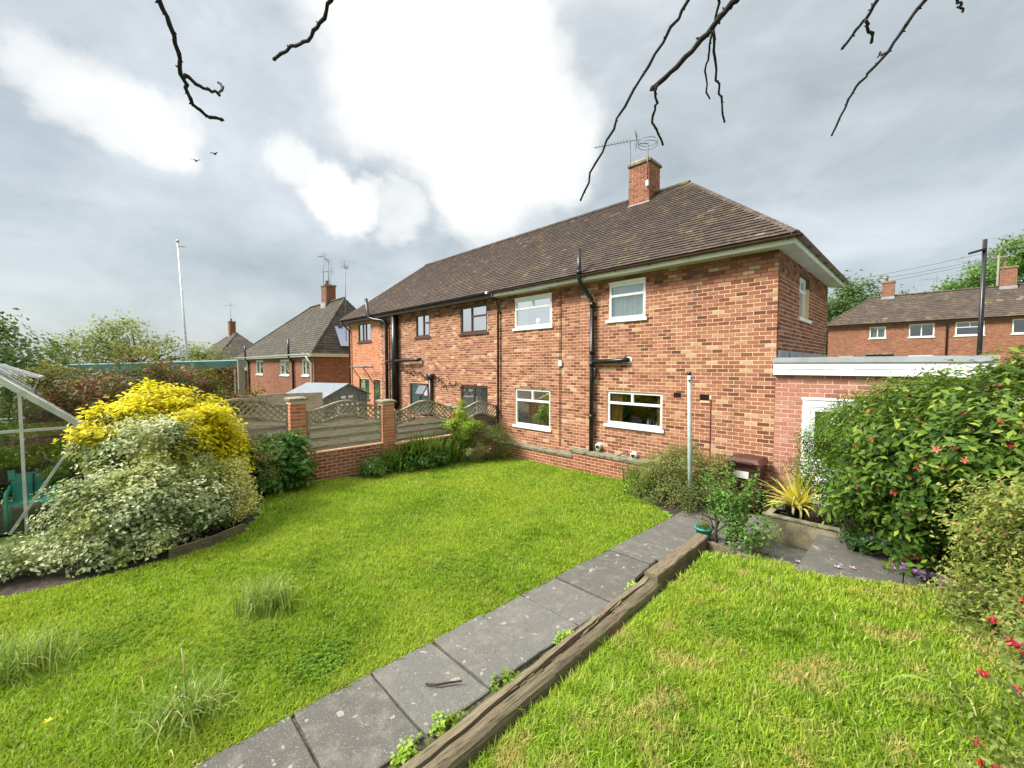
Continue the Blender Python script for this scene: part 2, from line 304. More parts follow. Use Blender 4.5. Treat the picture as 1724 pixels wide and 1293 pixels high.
# ------------------------------------------------------------------ mesh helpers
def frame(o, u, n):
    o, u, n = np.array(o, float), np.array(u, float), np.array(n, float)
    z = np.array([0, 0, 1.])
    return lambda a, b, c: o + u * a + n * b + z * c
ID = frame((0, 0, 0), (1, 0, 0), (0, 1, 0))
FACES = ((0, 3, 2, 1), (4, 5, 6, 7), (0, 1, 5, 4), (1, 2, 6, 5), (2, 3, 7, 6), (3, 0, 4, 7))
class MB:
    def __init__(s): s.v = []; s.f = []; s.t = []
    def add(s, vs, fs, tone=.5):
        b = len(s.v); s.v.extend([tuple(map(float, q)) for q in vs])
        for f in fs: s.f.append(tuple(i + b for i in f)); s.t.append(tone)
    def box(s, x0, x1, y0, y1, z0, z1, T=ID, tone=.5, skip=()):
        c = [T(x, y, z) for z in (z0, z1) for x, y in ((x0, y0), (x1, y0), (x1, y1), (x0, y1))]
        s.add(c, [f for i, f in enumerate(FACES) if i not in skip], tone); return s
    def hexa(s, pts, tone=.5): s.add(pts, FACES, tone); return s
    def beam(s, p, q, w, h, upv=(0, 0, 1), tone=.5):
        p, q = np.array(p, float), np.array(q, float); d = q - p; d = d / np.linalg.norm(d)
        a = np.cross(d, np.array(upv, float)); a = a / np.linalg.norm(a); b = np.cross(a, d)
        c = [m + a * i * w / 2 + b * j * h / 2 for m in (p, q) for i, j in ((-1, -1), (1, -1), (1, 1), (-1, 1))]
        s.add(c, FACES, tone); return s
    def tube(s, pts, r, n=8, tone=.5, cap=True):
        P = [np.array(q, float) for q in pts]; k = len(P)
        rr = r if hasattr(r, '__len__') else [r] * k
        ref = None; vs = []; fs = []
        for i in range(k):
            d = P[min(i + 1, k - 1)] - P[max(i - 1, 0)]; d = d / (np.linalg.norm(d) + 1e-9)
            if ref is None:
                ref = np.cross(d, (0, 0, 1.)) if abs(d[2]) < .9 else np.cross(d, (1., 0, 0))
            a = ref - d * (ref @ d); a = a / (np.linalg.norm(a) + 1e-9); ref = a; b = np.cross(d, a)
            for j in range(n):
                t = 2 * math.pi * j / n; vs.append(P[i] + (a * math.cos(t) + b * math.sin(t)) * rr[i])
        for i in range(k - 1):
            for j in range(n):
                j2 = (j + 1) % n; fs.append((i * n + j, i * n + j2, (i + 1) * n + j2, (i + 1) * n + j))
        if cap: fs.append(tuple(range(n - 1, -1, -1))); fs.append(tuple((k - 1) * n + j for j in range(n)))
        s.add(vs, fs, tone); return s
    def lathe(s, c, prof, n=16, tone=.5):
        c = np.array(c, float); vs = []; fs = []; k = len(prof)
        for r, z in prof:
            for j in range(n):
                t = 2 * math.pi * j / n; vs.append(c + (r * math.cos(t), r * math.sin(t), z))
        for i in range(k - 1):
            for j in range(n):
                j2 = (j + 1) % n; fs.append((i * n + j, i * n + j2, (i + 1) * n + j2, (i + 1) * n + j))
        s.add(vs, fs, tone); return s
    def mesh(s, name, mat, smooth=False):
        me = bpy.data.meshes.new(name); me.from_pydata(s.v, [], s.f)
        a = me.attributes.new('tone', 'FLOAT', 'FACE'); a.data.foreach_set('value', np.array(s.t, dtype=np.float32))
        me.materials.append(M[mat] if isinstance(mat, str) else mat)
        if smooth: me.polygons.foreach_set('use_smooth', [True] * len(me.polygons))
        me.update(); return me
    def build(s, name, mat, parent=None, smooth=False, **props): return link(name, s.mesh(name, mat, smooth), parent, **props)
def link(name, me, parent=None, **props):
    o = bpy.data.objects.new(name, me); COL.objects.link(o)
    if parent is not None: o.parent = parent; o.matrix_parent_inverse = inv(parent)
    for k, v in props.items(): o[k] = v
    return o
def inv(p):            # things are Empties moved to their base; every mesh parent sits at the world origin
    return Matrix.Translation(-p.location) if p.get('_emp') else Matrix.Identity(4)
def thing(name, label, cat, loc=(0, 0, 0), group=None, kind=None):
    o = bpy.data.objects.new(name, None); COL.objects.link(o); o.location = loc; o['_emp'] = 1; o.empty_display_size = .2
    if label: o['label'] = label; o['category'] = cat
    if group: o['group'] = group
    if kind: o['kind'] = kind
    return o
def tag(o, label, cat, group=None):
    o['label'] = label; o['category'] = cat
    if group: o['group'] = group
    return o
def bigmesh(name, V, F, tone, mat):
    """fast mesh from numpy: V (n,3), F (m,k), tone (m,)"""
    me = bpy.data.meshes.new(name); n, (m, k) = len(V), F.shape
    me.vertices.add(n); me.vertices.foreach_set('co', np.ascontiguousarray(V, dtype=np.float32).ravel())
    me.loops.add(m * k); me.loops.foreach_set('vertex_index', np.ascontiguousarray(F, dtype=np.int32).ravel())
    me.polygons.add(m); me.polygons.foreach_set('loop_start', np.arange(0, m * k, k, dtype=np.int32))
    a = me.attributes.new('tone', 'FLOAT', 'FACE'); a.data.foreach_set('value', np.asarray(tone, dtype=np.float32))
    me.materials.append(M[mat]); me.update(calc_edges=True); return me

# ------------------------------------------------------------------ terrain
def lawn_z(x, y): return -.08 + .03 * (-2 - y) + .015 * (x + 1)
def up_z(x, y): return .05 + .165 * np.maximum(x - .05, 0) - .04 * np.maximum(x - 2.2, 0)
def sstep(v, a, b):
    t = np.clip((v - a) / (b - a), 0, 1); return t * t * (3 - 2 * t)
def terrain_z(x, y):
    z = -.42 + 0 * x
    z = z - 1.45 * sstep(-x, 9, 24) - 1.3 * sstep(-x, 40, 90)
    z = z + 1.3 * sstep(y, 12, 38) + .45 * sstep(x, 2.6, 6) * sstep(-y, 0, 3)
    z = z - 3.0 * sstep(np.hypot(x, y), 90, 400)
    return z
def build_terrain():
    xs = np.concatenate([[-900, -500, -260, -150, -100, -75], np.arange(-60, 40, 2.0), [45, 60, 100, 200, 450, 900]])
    ys = np.concatenate([[-900, -450, -200, -100, -60], np.arange(-40, 80, 2.0), [85, 110, 170, 300, 500, 900]])
    X, Y = np.meshgrid(xs, ys, indexing='ij'); V = np.stack([X.ravel(), Y.ravel(), terrain_z(X, Y).ravel()], 1)
    a, b = len(xs), len(ys); i, j = np.meshgrid(np.arange(a - 1), np.arange(b - 1), indexing='ij'); q = (i * b + j).ravel()
    F = np.stack([q, q + b, q + b + 1, q + 1], 1)
    link('ground', bigmesh('ground', V, F, np.full(len(F), .5), 'terrain'), None, kind='structure')
build_terrain()

def inside(poly, x, y):
    c = np.zeros(x.shape, bool); n = len(poly)
    for i in range(n):
        x1, y1 = poly[i]; x2, y2 = poly[(i + 1) % n]
        m = ((y1 > y) != (y2 > y)) & (x < (x2 - x1) * (y - y1) / (y2 - y1 + 1e-12) + x1); c ^= m
    return c
LOWER = [(-1.05, -13.5), (-1.05, -2.3), (-1.35, -1.95), (-1.95, -1.55), (-2.5, -.9), (-2.9, -.42), (-7.0, -.42), (-7.25, -1.5), (-7.55, -2.6), (-7.55, -4.6), (-7.9, -5.4), (-7.95, -6.3), (-7.3, -7.15),
         (-6.2, -7.45), (-5.3, -7.95), (-4.95, -8.8), (-4.85, -9.4), (-4.95, -10.3), (-5.3, -13.5)]
UPPER = [(.16, -13.5), (.16, -9.0), (.10, -6.0), (.02, -3.48), (1.02, -3.42), (1.06, -3.66), (2.45, -3.45), (2.62, -5.2), (2.75, -7.0), (3.4, -9.5), (3.6, -13.5)]
def sheet(name, poly, zf, mat, step=.25, drop=0.):
    P = np.array(poly); x0, y0 = P.min(0); x1, y1 = P.max(0)
    bm_v = []; bm_f = []
    # triangulated polygon outline with interior grid is overkill: a clipped grid of cells does
    xs = np.arange(x0, x1 + step, step); ys = np.arange(y0, y1 + step, step)
    X, Y = np.meshgrid(xs, ys, indexing='ij'); keep = inside(poly, X, Y)
    V = np.stack([X.ravel(), Y.ravel(), (zf(X, Y) - drop).ravel()], 1); b = len(ys)
    i, j = np.meshgrid(np.arange(len(xs) - 1), np.arange(b - 1), indexing='ij')
    k = keep[:-1, :-1] | keep[1:, :-1] | keep[:-1, 1:] | keep[1:, 1:]; q = (i * b + j)[k]
    F = np.stack([q, q + b, q + b + 1, q + 1], 1)
    return link(name, bigmesh(name, V, F, np.full(len(F), .5), mat), None, kind='structure')
sheet('lawn', LOWER, lawn_z, 'lawn', .12, .03)
sheet('upper_lawn', UPPER, up_z, 'lawn_dry', .12, .03)
# planting beds: bare soil under the shrubs
BEDL = [(-8.3, .2), (-8.3, -9.3), (-6.9, -9.6), (-6.6, -13.5), (-5.1, -13.5), (-4.85, -10.2), (-4.8, -9.2), (-5.1, -7.9), (-6.2, -7.3), (-7.5, -6.9), (-7.9, -5.2), (-7.45, -4.4), (-7.3, -2.0), (-6.8, .2)]
sheet('flower_bed_soil', BEDL, lawn_z, 'soil', .2, .045)
BEDR = [(-3.1, 0), (-3.1, -.6), (-1.2, -2.2), (-1.0, -1.2), (-.75, -.9), (-.75, 0)]
sheet('house_bed_soil', BEDR, lawn_z, 'soil', .1, .035)
sheet('shrub_bank_soil', [(2.65, -13.5), (2.62, -3.2), (2.62, -1.9), (1.2, -1.7), (1.2, -.3), (6.5, -.3), (6.5, -13.5)], lambda x, y: .05 + .17 * np.clip(x - .05, 0, 3.6), 'soil', .25, .07)

# ------------------------------------------------------------------ paving
def build_path():
    o = thing('garden_path', None, None, (-.6, -5, -.1), kind='structure')
    y = -1.25; k = 0
    r = random.Random(3)
    def slab(x0, x1, y0, y1, zf, name='slab', par=o, th=.045):
        m = MB(); g = .008; dz = r.uniform(-.008, .008); tx = r.uniform(-.010, .010); ty = r.uniform(-.008, .008); rim = []
        cs = [(x0 + g, y0 + g), (x1 - g, y0 + g), (x1 - g, y1 - g), (x0 + g, y1 - g)]
        for k in range(4):                                       # worn, slightly chipped edges
            (ax, ay), (bx, by) = cs[k], cs[(k + 1) % 4]; nn = 7
            for i in range(nn):
                q = i / nn; w = .012 if i == 0 else (.007 if r.random() < .15 else .0025); rim.append((ax + (bx - ax) * q + r.uniform(-w, w), ay + (by - ay) * q + r.uniform(-w, w)))
        z = lambda px, py: float(zf(px, py)) + dz + tx * (px - x0) + ty * (py - y0); cx, cy = (x0 + x1) / 2, (y0 + y1) / 2; n = len(rim)
        V = [(px, py, z(px, py) - th) for px, py in rim] + [(px, py, z(px, py) - .006) for px, py in rim] + [(px + (cx - px) * .025, py + (cy - py) * .025, z(px, py)) for px, py in rim]
        m.add(V, [(i, (i + 1) % n, n + (i + 1) % n, n + i) for i in range(n)] + [(n + i, n + (i + 1) % n, 2 * n + (i + 1) % n, 2 * n + i) for i in range(n)] + [tuple(range(2 * n, 3 * n))], r.random()); return m.build(name, 'slab', par)
    while y > -12.5:
        l = .60
        slab(-1.07 + r.uniform(-.01, .01), -.235 + r.uniform(-.012, .012), y - l, y, lawn_z); y -= l + .002; k += 1
    # paving between the path and the planter
    yy = -.95
    for row in range(4):
        xx = -.225
        while xx < 2.3:
            l = .62
            if not (xx > .3 and yy - .58 > -2.2): slab(xx, xx + l, yy - .6, yy, lambda a, b: lawn_z(a, b) - .004)
            xx += l + .002
        yy -= .602
    sheet('path_bedding', [(-1.06, -13), (-1.06, -1.2), (-.3, -.9), (2.3, -.9), (2.3, -3.45), (-.02, -3.45), (-.0, -6), (.15, -13)], lawn_z, 'moss', .1, .025)
build_path()

# ------------------------------------------------------------------ bricks and tiles
BL, BH, JT = .2105, .0685, .0145          # northern brick: 225 x 82.5 mm with its joint
def visible_key(p): return np.linalg.norm(np.array(p) - CAM)
def brick_wall(parent, T, u0, u1, z0, z1, openings=(), mat='brick', mortar='mortar', n_ind=0, name='brick', tones=None, seed=1, thick=.10, old=None, oldmat='mortar_old', off=0.):
    """mortar slab as the wall itself, bricks proud of it. The nearest n_ind whole bricks are objects, the rest one mesh."""
    r = random.Random(seed)
    def tone():
        t = r.random()
        if tones: return tones(t, r)
        return min(1, max(0, .16 + r.gauss(0, .07))) if t < .17 else (min(1, max(0, .91 + r.gauss(0, .05))) if t > .90 else min(.87, max(.15, .58 + r.gauss(0, .15))))
    def slab(za, zb, m, nm):
        mb = MB()
        xs = sorted({u0, u1, *[min(max(q, u0), u1) for o in openings for q in o[:2]]}); zs = sorted({za, zb, *[min(max(q, za), zb) for o in openings for q in o[2:]]})
        for a, b in zip(xs, xs[1:]):
            for c, d in zip(zs, zs[1:]):
                if b - a < 1e-4 or d - c < 1e-4: continue
                mx, mz = (a + b) / 2, (c + d) / 2
                if any(o[0] < mx < o[1] and o[2] < mz < o[3] for o in openings): continue
                mb.box(a, b, -thick, 0, c, d, T)
        return mb
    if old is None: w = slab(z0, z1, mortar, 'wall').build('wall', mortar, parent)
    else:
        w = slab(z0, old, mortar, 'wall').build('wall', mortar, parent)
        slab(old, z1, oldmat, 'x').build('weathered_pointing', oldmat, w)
    course = BH + JT; pitch = BL + JT
    whole = []; rest = MB(); row = 0; z = z0 + JT * .5
    while z + BH * .5 < z1:
        zb = min(z + BH, z1 - .001); u = u0 - (pitch * .5 if row % 2 else 0) + off
        while u < u1:
            a, b = max(u, u0 + .001), min(u + BL, u1 - .001); u += pitch
            if b - a < .03: continue
            segs = [(a, b)]
            for o in openings:
                if o[2] < z + BH * .6 and o[3] > z + BH * .4:
                    ns = []
                    for p, q in segs:
                        if q <= o[0] or p >= o[1]: ns.append((p, q))
                        else:
                            if p < o[0]: ns.append((p, o[0]))
                            if q > o[1]: ns.append((o[1], q))
                    segs = ns
            for p, q in segs:
                if q - p < .03: continue
                pr = .0045 + r.uniform(-.0015, .0025); tn = tone(); jz = r.uniform(-.0015, .0015)
                if q - p > BL - .002 and zb - z > BH - .002: whole.append((visible_key(T((p + q) / 2, 0, z)), p, z + jz, pr, tn))
                else: rest.box(p, q, -.004, pr, z + jz, zb + jz, T, tn, skip=(2,) if False else ())
        z += course; row += 1
    whole.sort(); ind, oth = whole[:n_ind], whole[n_ind:]
    for _, p, z, pr, tn in oth: rest.box(p, p + BL, -.004, pr, z, z + BH, T, tn)
    if ind:
        lib = []
        for k in range(14):
            tn = (k + .5) / 14; m = MB(); j = lambda: random.Random(k * 7 + 1).uniform(-.001, .001)
            m.box(0, BL, -.004, .005, 0, BH, lambda a, b, c: T(a, b, c) - T(0, 0, 0), tn); lib.append(m.mesh('brick', mat))
        for _, p, z, pr, tn in ind:
            o = bpy.data.objects.new(name, lib[min(13, int(tn * 14))]); COL.objects.link(o); o.parent = w
            o.matrix_parent_inverse = inv(w); o.location = T(p, pr - .005, z)
    if rest.f: rest.build(name + '_field' if ind else name + '_field', mat, w, kind='stuff')
    return w
def roof_slope(parent, p0, p1, up, rise_len, left_cut, right_cut, mat='tile', gauge=.118, tw=.17, n_ind=0, seed=2, name='tile', th=.024):
    """tiles on the slope from eave p0-p1 along unit 'up'; cuts: inward shift of each end per metre up the slope"""
    r = random.Random(seed); p0, p1, up = np.array(p0, float), np.array(p1, float), np.array(up, float); up /= np.linalg.norm(up)
    L = np.linalg.norm(p1 - p0); u = (p1 - p0) / L; n = np.cross(u, up); n = n / np.linalg.norm(n)
    if n[2] < 0: n = -n
    T = lambda a, b, c: p0 + u * a + up * b + n * c
    deck = MB(); a0, a1 = left_cut * rise_len, L - right_cut * rise_len
    base = [T(0, 0, -.03), T(L, 0, -.03), T(a1, rise_len, -.03), T(a0, rise_len, -.03)]
    deck.add([*base, *[q - n * .05 for q in base]], FACES if False else ((0, 1, 2, 3), (7, 6, 5, 4), (0, 4, 5, 1), (1, 5, 6, 2), (2, 6, 7, 3), (3, 7, 4, 0)))
    roof = deck.build('roof', mat, parent)
    rows = int(rise_len / gauge); items = []; rest = MB()
    def tile(mb, a, b, s, g2, lift, tone, TT):
        c = [TT(a, s, lift - .004), TT(b, s, lift - .004), TT(b, s + g2, -.012), TT(a, s + g2, -.012), TT(a, s, lift + th), TT(b, s, lift + th), TT(b, s + g2, .006), TT(a, s + g2, .006)]
        mb.add(c, FACES[1:4] + FACES[5:6], tone)
    for i in range(rows + 1):
        s = i * gauge; g2 = min(gauge * 1.12, rise_len - s + .02)
        if g2 < .03: continue
        lo, hi = left_cut * (s + gauge * .3), L - right_cut * (s + gauge * .3); a = -(tw / 2 if i % 2 else 0)
        while a < hi:
            x, y = max(a, lo), min(a + tw, hi); a += tw
            if y - x < .02: continue
            tn = min(.9, max(0, r.gauss(.45, .14))) if r.random() < .992 else 1.
            lift = .004 + r.uniform(0, .006)
            if y - x > tw - .001 and n_ind: items.append((visible_key(T(x, s, 0)), x, s, g2, lift, tn))
            else: tile(rest, x, y - .003, s, g2, lift, tn, T)
    items.sort()
    lib = {}
    for q in items[n_ind:]: tile(rest, q[1], q[1] + tw - .003, q[2], q[3], q[4], q[5], T)
    for q in items[:n_ind]:
        k = int(q[5] * 8)
        if k not in lib:
            m = MB(); tile(m, 0, tw - .003, 0, gauge * 1.12, .006, k / 8, lambda a, b, c: T(a, b, c) - T(0, 0, 0)); lib[k] = m.mesh('tile', mat)
        o = bpy.data.objects.new(name, lib[k]); COL.objects.link(o); o.parent = roof; o.matrix_parent_inverse = inv(roof); o.location = T(q[1], q[2], q[4] - .006)
    if rest.f: rest.build(name + '_field', mat, roof, kind='stuff')
    return roof
def ridge_tiles(parent, p, q, mat='tile', r=.11, step=.33, name='ridge_tile'):
    p, q = np.array(p, float), np.array(q, float); L = np.linalg.norm(q - p); k = max(1, int(round(L / step))); d = (q - p) / L
    a = np.cross(d, (0, 0, 1.)); a /= np.linalg.norm(a); b = np.cross(a, d); m = MB()
    for i in range(k):
        s, e = L * i / k, L * (i + 1) / k + .02; vs = []
        for t, rr in ((s, r * 1.04), (e, r * .96)):
            for ang in np.linspace(-1.75, 1.75, 7): vs.append(p + d * t + a * math.sin(ang) * rr + b * (math.cos(ang) * rr * .75 - .03))
        m.add(vs, [(j, j + 1, j + 8, j + 7) for j in range(6)] + [tuple(range(6, -1, -1))], random.uniform(.35, .95))
    return m.build(name, mat, parent)

# ------------------------------------------------------------------ windows
def window(parent, T, u0, u1, z0, z1, fmat='white', bars=(), split=None, sill='cream', sill_out=.05, recess=.06, net=None, curtain=None, fw=.055, room=True, sillover=.06, head=0.):
    """split: list of (a0,a1,b0,b1) panes in fractions; frame bars run between them"""
    W, H = u1 - u0, z1 - z0; m = MB(); zt = z1 - head
    if head: m.box(u0, u1, -recess - .02, .012, zt, z1, T)
    m.box(u0, u0 + fw, -recess - .05, -recess + .02, z0, zt, T); m.box(u1 - fw, u1, -recess - .05, -recess + .02, z0, zt, T)
    m.box(u0 + fw, u1 - fw, -recess - .05, -recess + .02, z0, z0 + fw, T); m.box(u0 + fw, u1 - fw, -recess - .05, -recess + .02, zt - fw, zt, T)
    w = m.build('window', fmat, parent)
    iu0, iu1, iz0, iz1 = u0 + fw, u1 - fw, z0 + fw, zt - fw
    for (a0, a1, b0, b1) in (split or [(0, 1, 0, 1)]):
        x0, x1 = iu0 + a0 * (iu1 - iu0), iu0 + a1 * (iu1 - iu0); y0, y1 = iz0 + b0 * (iz1 - iz0), iz0 + b1 * (iz1 - iz0)
        s = MB(); f2 = .03
        e0 = f2 if a0 > 0 else .012; e1 = f2 if a1 < 1 else .012; g0 = f2 if b0 > 0 else .012; g1 = f2 if b1 < 1 else .012
        s.box(x0, x0 + e0, -recess - .04, -recess + .028, y0, y1, T); s.box(x1 - e1, x1, -recess - .04, -recess + .028, y0, y1, T)
        s.box(x0 + e0, x1 - e1, -recess - .04, -recess + .028, y0, y0 + g0, T); s.box(x0 + e0, x1 - e1, -recess - .04, -recess + .028, y1 - g1, y1, T)
        s.build('sash', fmat, w)
        MB().box(x0 + e0, x1 - e1, -recess - .012, -recess - .004, y0 + g0, y1 - g1, T).build('pane', 'glass', w)
    if sill:
        b = MB(); b.box(u0 - sillover, u1 + sillover, -recess, sill_out, z0 - .075, z0 - .002, T); b.build('sill', sill, w)
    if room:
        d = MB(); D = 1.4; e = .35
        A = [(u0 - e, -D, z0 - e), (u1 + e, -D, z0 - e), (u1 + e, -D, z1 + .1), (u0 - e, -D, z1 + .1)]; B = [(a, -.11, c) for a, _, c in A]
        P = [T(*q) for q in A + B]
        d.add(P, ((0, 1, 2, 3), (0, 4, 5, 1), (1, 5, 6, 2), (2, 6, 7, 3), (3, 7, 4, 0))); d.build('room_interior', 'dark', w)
    def drape(a, b, mat, nm, dep, zlo=0., zhi=1.):
        c = MB(); k = max(6, int((b - a) * W / .03)); vs = []
        for i in range(k + 1):
            t = a + (b - a) * i / k
            for zz in (zlo, zhi): vs.append(T(u0 + t * W, -recess - dep + .018 * math.sin(i * 1.35) + .006 * math.sin(i * .61), z0 + zz * H))
        c.add(vs, [(2 * i, 2 * i + 2, 2 * i + 3, 2 * i + 1) for i in range(k)]); c.build(nm, mat, w, True)
    for a, b in (net or ()): drape(a, b, 'net', 'net_curtain', .055)
    for a, b in (curtain or ()): drape(a, b, 'curtain', 'curtain', .06)
    return w
TWO_OVER_ONE = [(0, .5, .70, 1), (.5, 1, .70, 1), (0, 1, 0, .70)]
ONE_OVER_ONE = [(0, 1, .70, 1), (0, 1, 0, .70)]
def gutter(parent, p, q, mat, r=.055, name='gutter', drop=0.):
    p, q = np.array(p, float), np.array(q, float); d = (q - p) / np.linalg.norm(q - p); a = np.cross(d, (0, 0, 1.)); m = MB(); vs = []
    ang = np.linspace(-math.pi / 2 - .05, math.pi / 2 + .05, 9)
    for e in (p, q):
        for rr in (r, r - .006):
            for t in ang: vs.append(e + a * math.sin(t) * rr + np.array([0, 0, -math.cos(t) * rr]))
    k = 9; fs = []
    for i in range(k - 1): fs += [(i, i + 1, 2 * k + i + 1, 2 * k + i), (k + i + 1, k + i, 3 * k + i, 3 * k + i + 1)]
    fs += [(0, 2 * k, 3 * k, k), (k - 1, 2 * k - 1, 4 * k - 1, 3 * k - 1)]; m.add(vs, fs)
    L = np.linalg.norm(q - p)
    for i in range(int(L / .9) + 1):
        c = p + d * min(L, .1 + i * .9); m.beam(c + np.array([0, 0, -r - .004]) - d * .012, c + np.array([0, 0, -r - .004]) + d * .012, r * 1.6, .012)
    return m.build(name, mat, parent, False)

# ------------------------------------------------------------------ the two houses
def build_main_house():
    EZ, EY, RZ, RY = 5.03, -.33, 7.85, 2.70
    T = frame((0, 0, 0), (1, 0, 0), (0, -1, 0)); TS = frame((0, 0, 0), (0, 1, 0), (1, 0, 0))
    # ---- right-hand dwelling
    h = thing('brick_house', 'orange brick house with white window frames and black soil pipe beside the lawn', 'house', (-4, 2.7, 0))
    op = [(-7.27, -5.73, 3.83, 4.79), (-3.79, -2.77, 3.83, 4.79), (-7.28, -5.77, .74, 1.92), (-3.83, -2.30, 1.12, 1.99),
          (-2.03, -1.86, 1.90, 2.02), (-1.44, -1.24, 1.88, 2.01), (-2.53, -2.36, 4.66, 4.79), (-4.13, -3.95, 4.65, 4.78), (-5.62, -5.47, 4.62, 4.74)]
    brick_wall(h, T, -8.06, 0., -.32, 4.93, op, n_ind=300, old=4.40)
    sop = [(1.82, 2.92, 3.74, 4.72)]
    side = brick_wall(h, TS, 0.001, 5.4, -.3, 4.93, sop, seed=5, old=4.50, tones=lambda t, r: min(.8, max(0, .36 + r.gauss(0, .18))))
    side.name = 'side_wall'
    MB().box(-8.06, -.1, 5.3, 5.4, -.3, 4.9).build('back_wall', 'mortar', h)
    window(h, T, -7.27, -5.73, 3.83, 4.79, split=TWO_OVER_ONE, net=[(0, .33)], head=.07, recess=.03)
    window(h, T, -3.79, -2.77, 3.83, 4.79, split=ONE_OVER_ONE, net=[(0, 1.)], head=.07, recess=.03)
    window(h, T, -7.28, -5.77, .74, 1.92, split=TWO_OVER_ONE, net=[(.03, .36)])
    kw = window(h, T, -3.83, -2.30, 1.12, 1.99, split=[(0, .47, .66, 1), (.47, 1, .66, 1), (0, 1, 0, .66)], curtain=[(.05, .27), (.88, 1.0)])
    for k, (u, c, hh, rr) in enumerate(((-2.72, 'fascia', .19, .03), (-2.65, 'steel', .17, .025), (-2.57, 'pot', .16, .025), (-2.50, 'fascia', .14, .022), (-2.42, 'gold', .2, .035))):
        MB().lathe((u, .125, 1.13), [(rr, 0), (rr, hh * .65), (rr * .4, hh * .8), (rr * .4, hh), (.001, hh)], 8).build('bottle', c, kw, True)
    MB().box(-3.80, -2.33, -.35, -.11, 1.10, 1.13, T).build('inner_sill', 'white', kw)
    window(h, TS, 1.82, 2.92, 3.74, 4.72, split=TWO_OVER_ONE, recess=.1, fw=.06, sillover=.1)
    # painted lamp and clock on the upper window ledge
    uw = [c for c in h.children if c.name.startswith('window')][0]
    MB().lathe((-6.30, .10, 3.90), [(.001, 0), (.08, .02), (.105, .09), (.085, .17), (.03, .2), (.001, .2)], 12).build('lamp', 'white', uw, True)
    MB().box(-6.62, -6.43, -.14, -.10, 3.90, 4.14, T).build('picture_frame', 'black', uw)
    for (a, b, c, d) in op[4:]:
        v = MB(); v.box(a, b, -.05, -.02, c, d, T); v.build('air_vent', 'brown' if c < 3 else 'brick_red', h)
        s = MB(); k = 5
        for i in range(k): zc = c + (d - c) * (i + .5) / k; s.beam(T(a + .008, .0, zc), T(b - .008, .0, zc), .03, .006, (0, -1, -.7))
        s.box(a, a + .008, -.02, .006, c, d, T); s.box(b - .008, b, -.02, .006, c, d, T); s.box(a + .008, b - .008, -.02, .006, d - .008, d, T); s.box(a + .008, b - .008, -.02, .006, c, c + .008, T)
        s.build('vent_grille', 'brown' if c < 3 else 'brick_red', h)
    # soffit, fascia, gutters
    MB().box(-8.06, .30, -.30, .0, 4.90, 4.92).box(.0, .30, .0, 5.7, 4.90, 4.92).build('soffit', 'soffit', h)
    MB().box(-8.06, .302, -.325, -.30, 4.892, 5.0).build('fascia', 'fascia', h)
    MB().box(.30, .325, -.325, 5.7, 4.892, 5.0).build('side_fascia', 'fascia', h)
    gutter(h, (-8.0, -.385, 5.025), (.44, -.385, 5.025), 'brown'); gutter(h, (.385, -.44, 5.025), (.385, 5.7, 5.025), 'brown')
    rx = -2.89; sl = math.hypot(RY - EY, RZ - EZ); up = (0, RY - EY, RZ - EZ)
    r1 = roof_slope(h, (-8.09, EY - .03, EZ + .03), (.36, EY - .03, EZ + .03), up, sl, 0, (.36 - rx) / sl, n_ind=300)
    sl2 = math.hypot(.36 - rx, RZ - EZ)
    r2 = roof_slope(h, (.36, EY - .03, EZ + .03), (.36, 5.76, EZ + .03), (rx - .36, 0, RZ - EZ), sl2, 3.06 / sl2, 3.06 / sl2, seed=8); r2.name = 'hip_roof'
    r3 = roof_slope(h, (.36, 5.76, EZ + .03), (-8.09, 5.76, EZ + .03), (0, RY - 5.73, RZ - EZ), sl, (.36 - rx) / sl, 0, seed=9); r3.name = 'back_roof'
    ridge_tiles(r1, (-8.09, RY, RZ + .05), (rx, RY, RZ + .05), 'tile_far'); ridge_tiles(r1, (.34, EY, EZ + .05), (rx, RY, RZ + .03), 'tile', .085, .25, 'hip_tile')
    # chimney
    cx0, cx1, cy0, cy1, cz0, cz1 = -4.56, -3.90, 2.28, 2.95, 7.1, 8.74
    TC = frame((cx0, cy0, 0), (1, 0, 0), (0, -1, 0)); TCs = frame((cx1, cy0, 0), (0, 1, 0), (1, 0, 0))
    ch = MB().box(cx0 + .005, cx1 - .001, cy0 + .001, cy1 - .005, cz0, cz1 - .021).build('chimney', 'mortar_pink', h)
    def chim(TT, w, seed):
        r = random.Random(seed); z = 7.42; row = 0
        while z < cz1 - .05:
            u = 0 if row % 2 else -.1125
            while u < w:
                a, b = max(u, 0), min(u + BL, w); u += BL + JT
                if b - a > .03: MB().box(a, b, -.03, .004 + r.uniform(0, .003), z, z + BH, TT, min(1, max(0, r.gauss(.5, .2)))).build('chimney_brick', 'brick_red', ch)
            z += BH + JT; row += 1
    chim(TC, cx1 - cx0, 3); chim(TCs, cy1 - cy0, 4)
    MB().box(cx0 - .003, cx0 + .003, cy0 + .02, cy1, 7.3, cz1 - .03).box(cx0 + .01, cx1 - .01, cy1 - .003, cy1 + .004, 7.3, cz1 - .03).build('chimney_back', 'brick_red', ch)
    cap = MB(); X0, X1, Y0, Y1 = cx0 - .05, cx1 + .05, cy0 - .05, cy1 + .05
    cap.box(X0, X1, Y0, Y1, cz1 - .02, cz1 + .05)
    cap.hexa([(X0, Y0, cz1 + .05), (X1, Y0, cz1 + .05), (X1, Y1, cz1 + .05), (X0, Y1, cz1 + .05), (X0 + .16, Y0 + .16, cz1 + .19), (X1 - .16, Y0 + .16, cz1 + .19), (X1 - .16, Y1 - .16, cz1 + .19), (X0 + .16, Y1 - .16, cz1 + .19)])
    cap.build('chimney_cap', 'coping', ch)
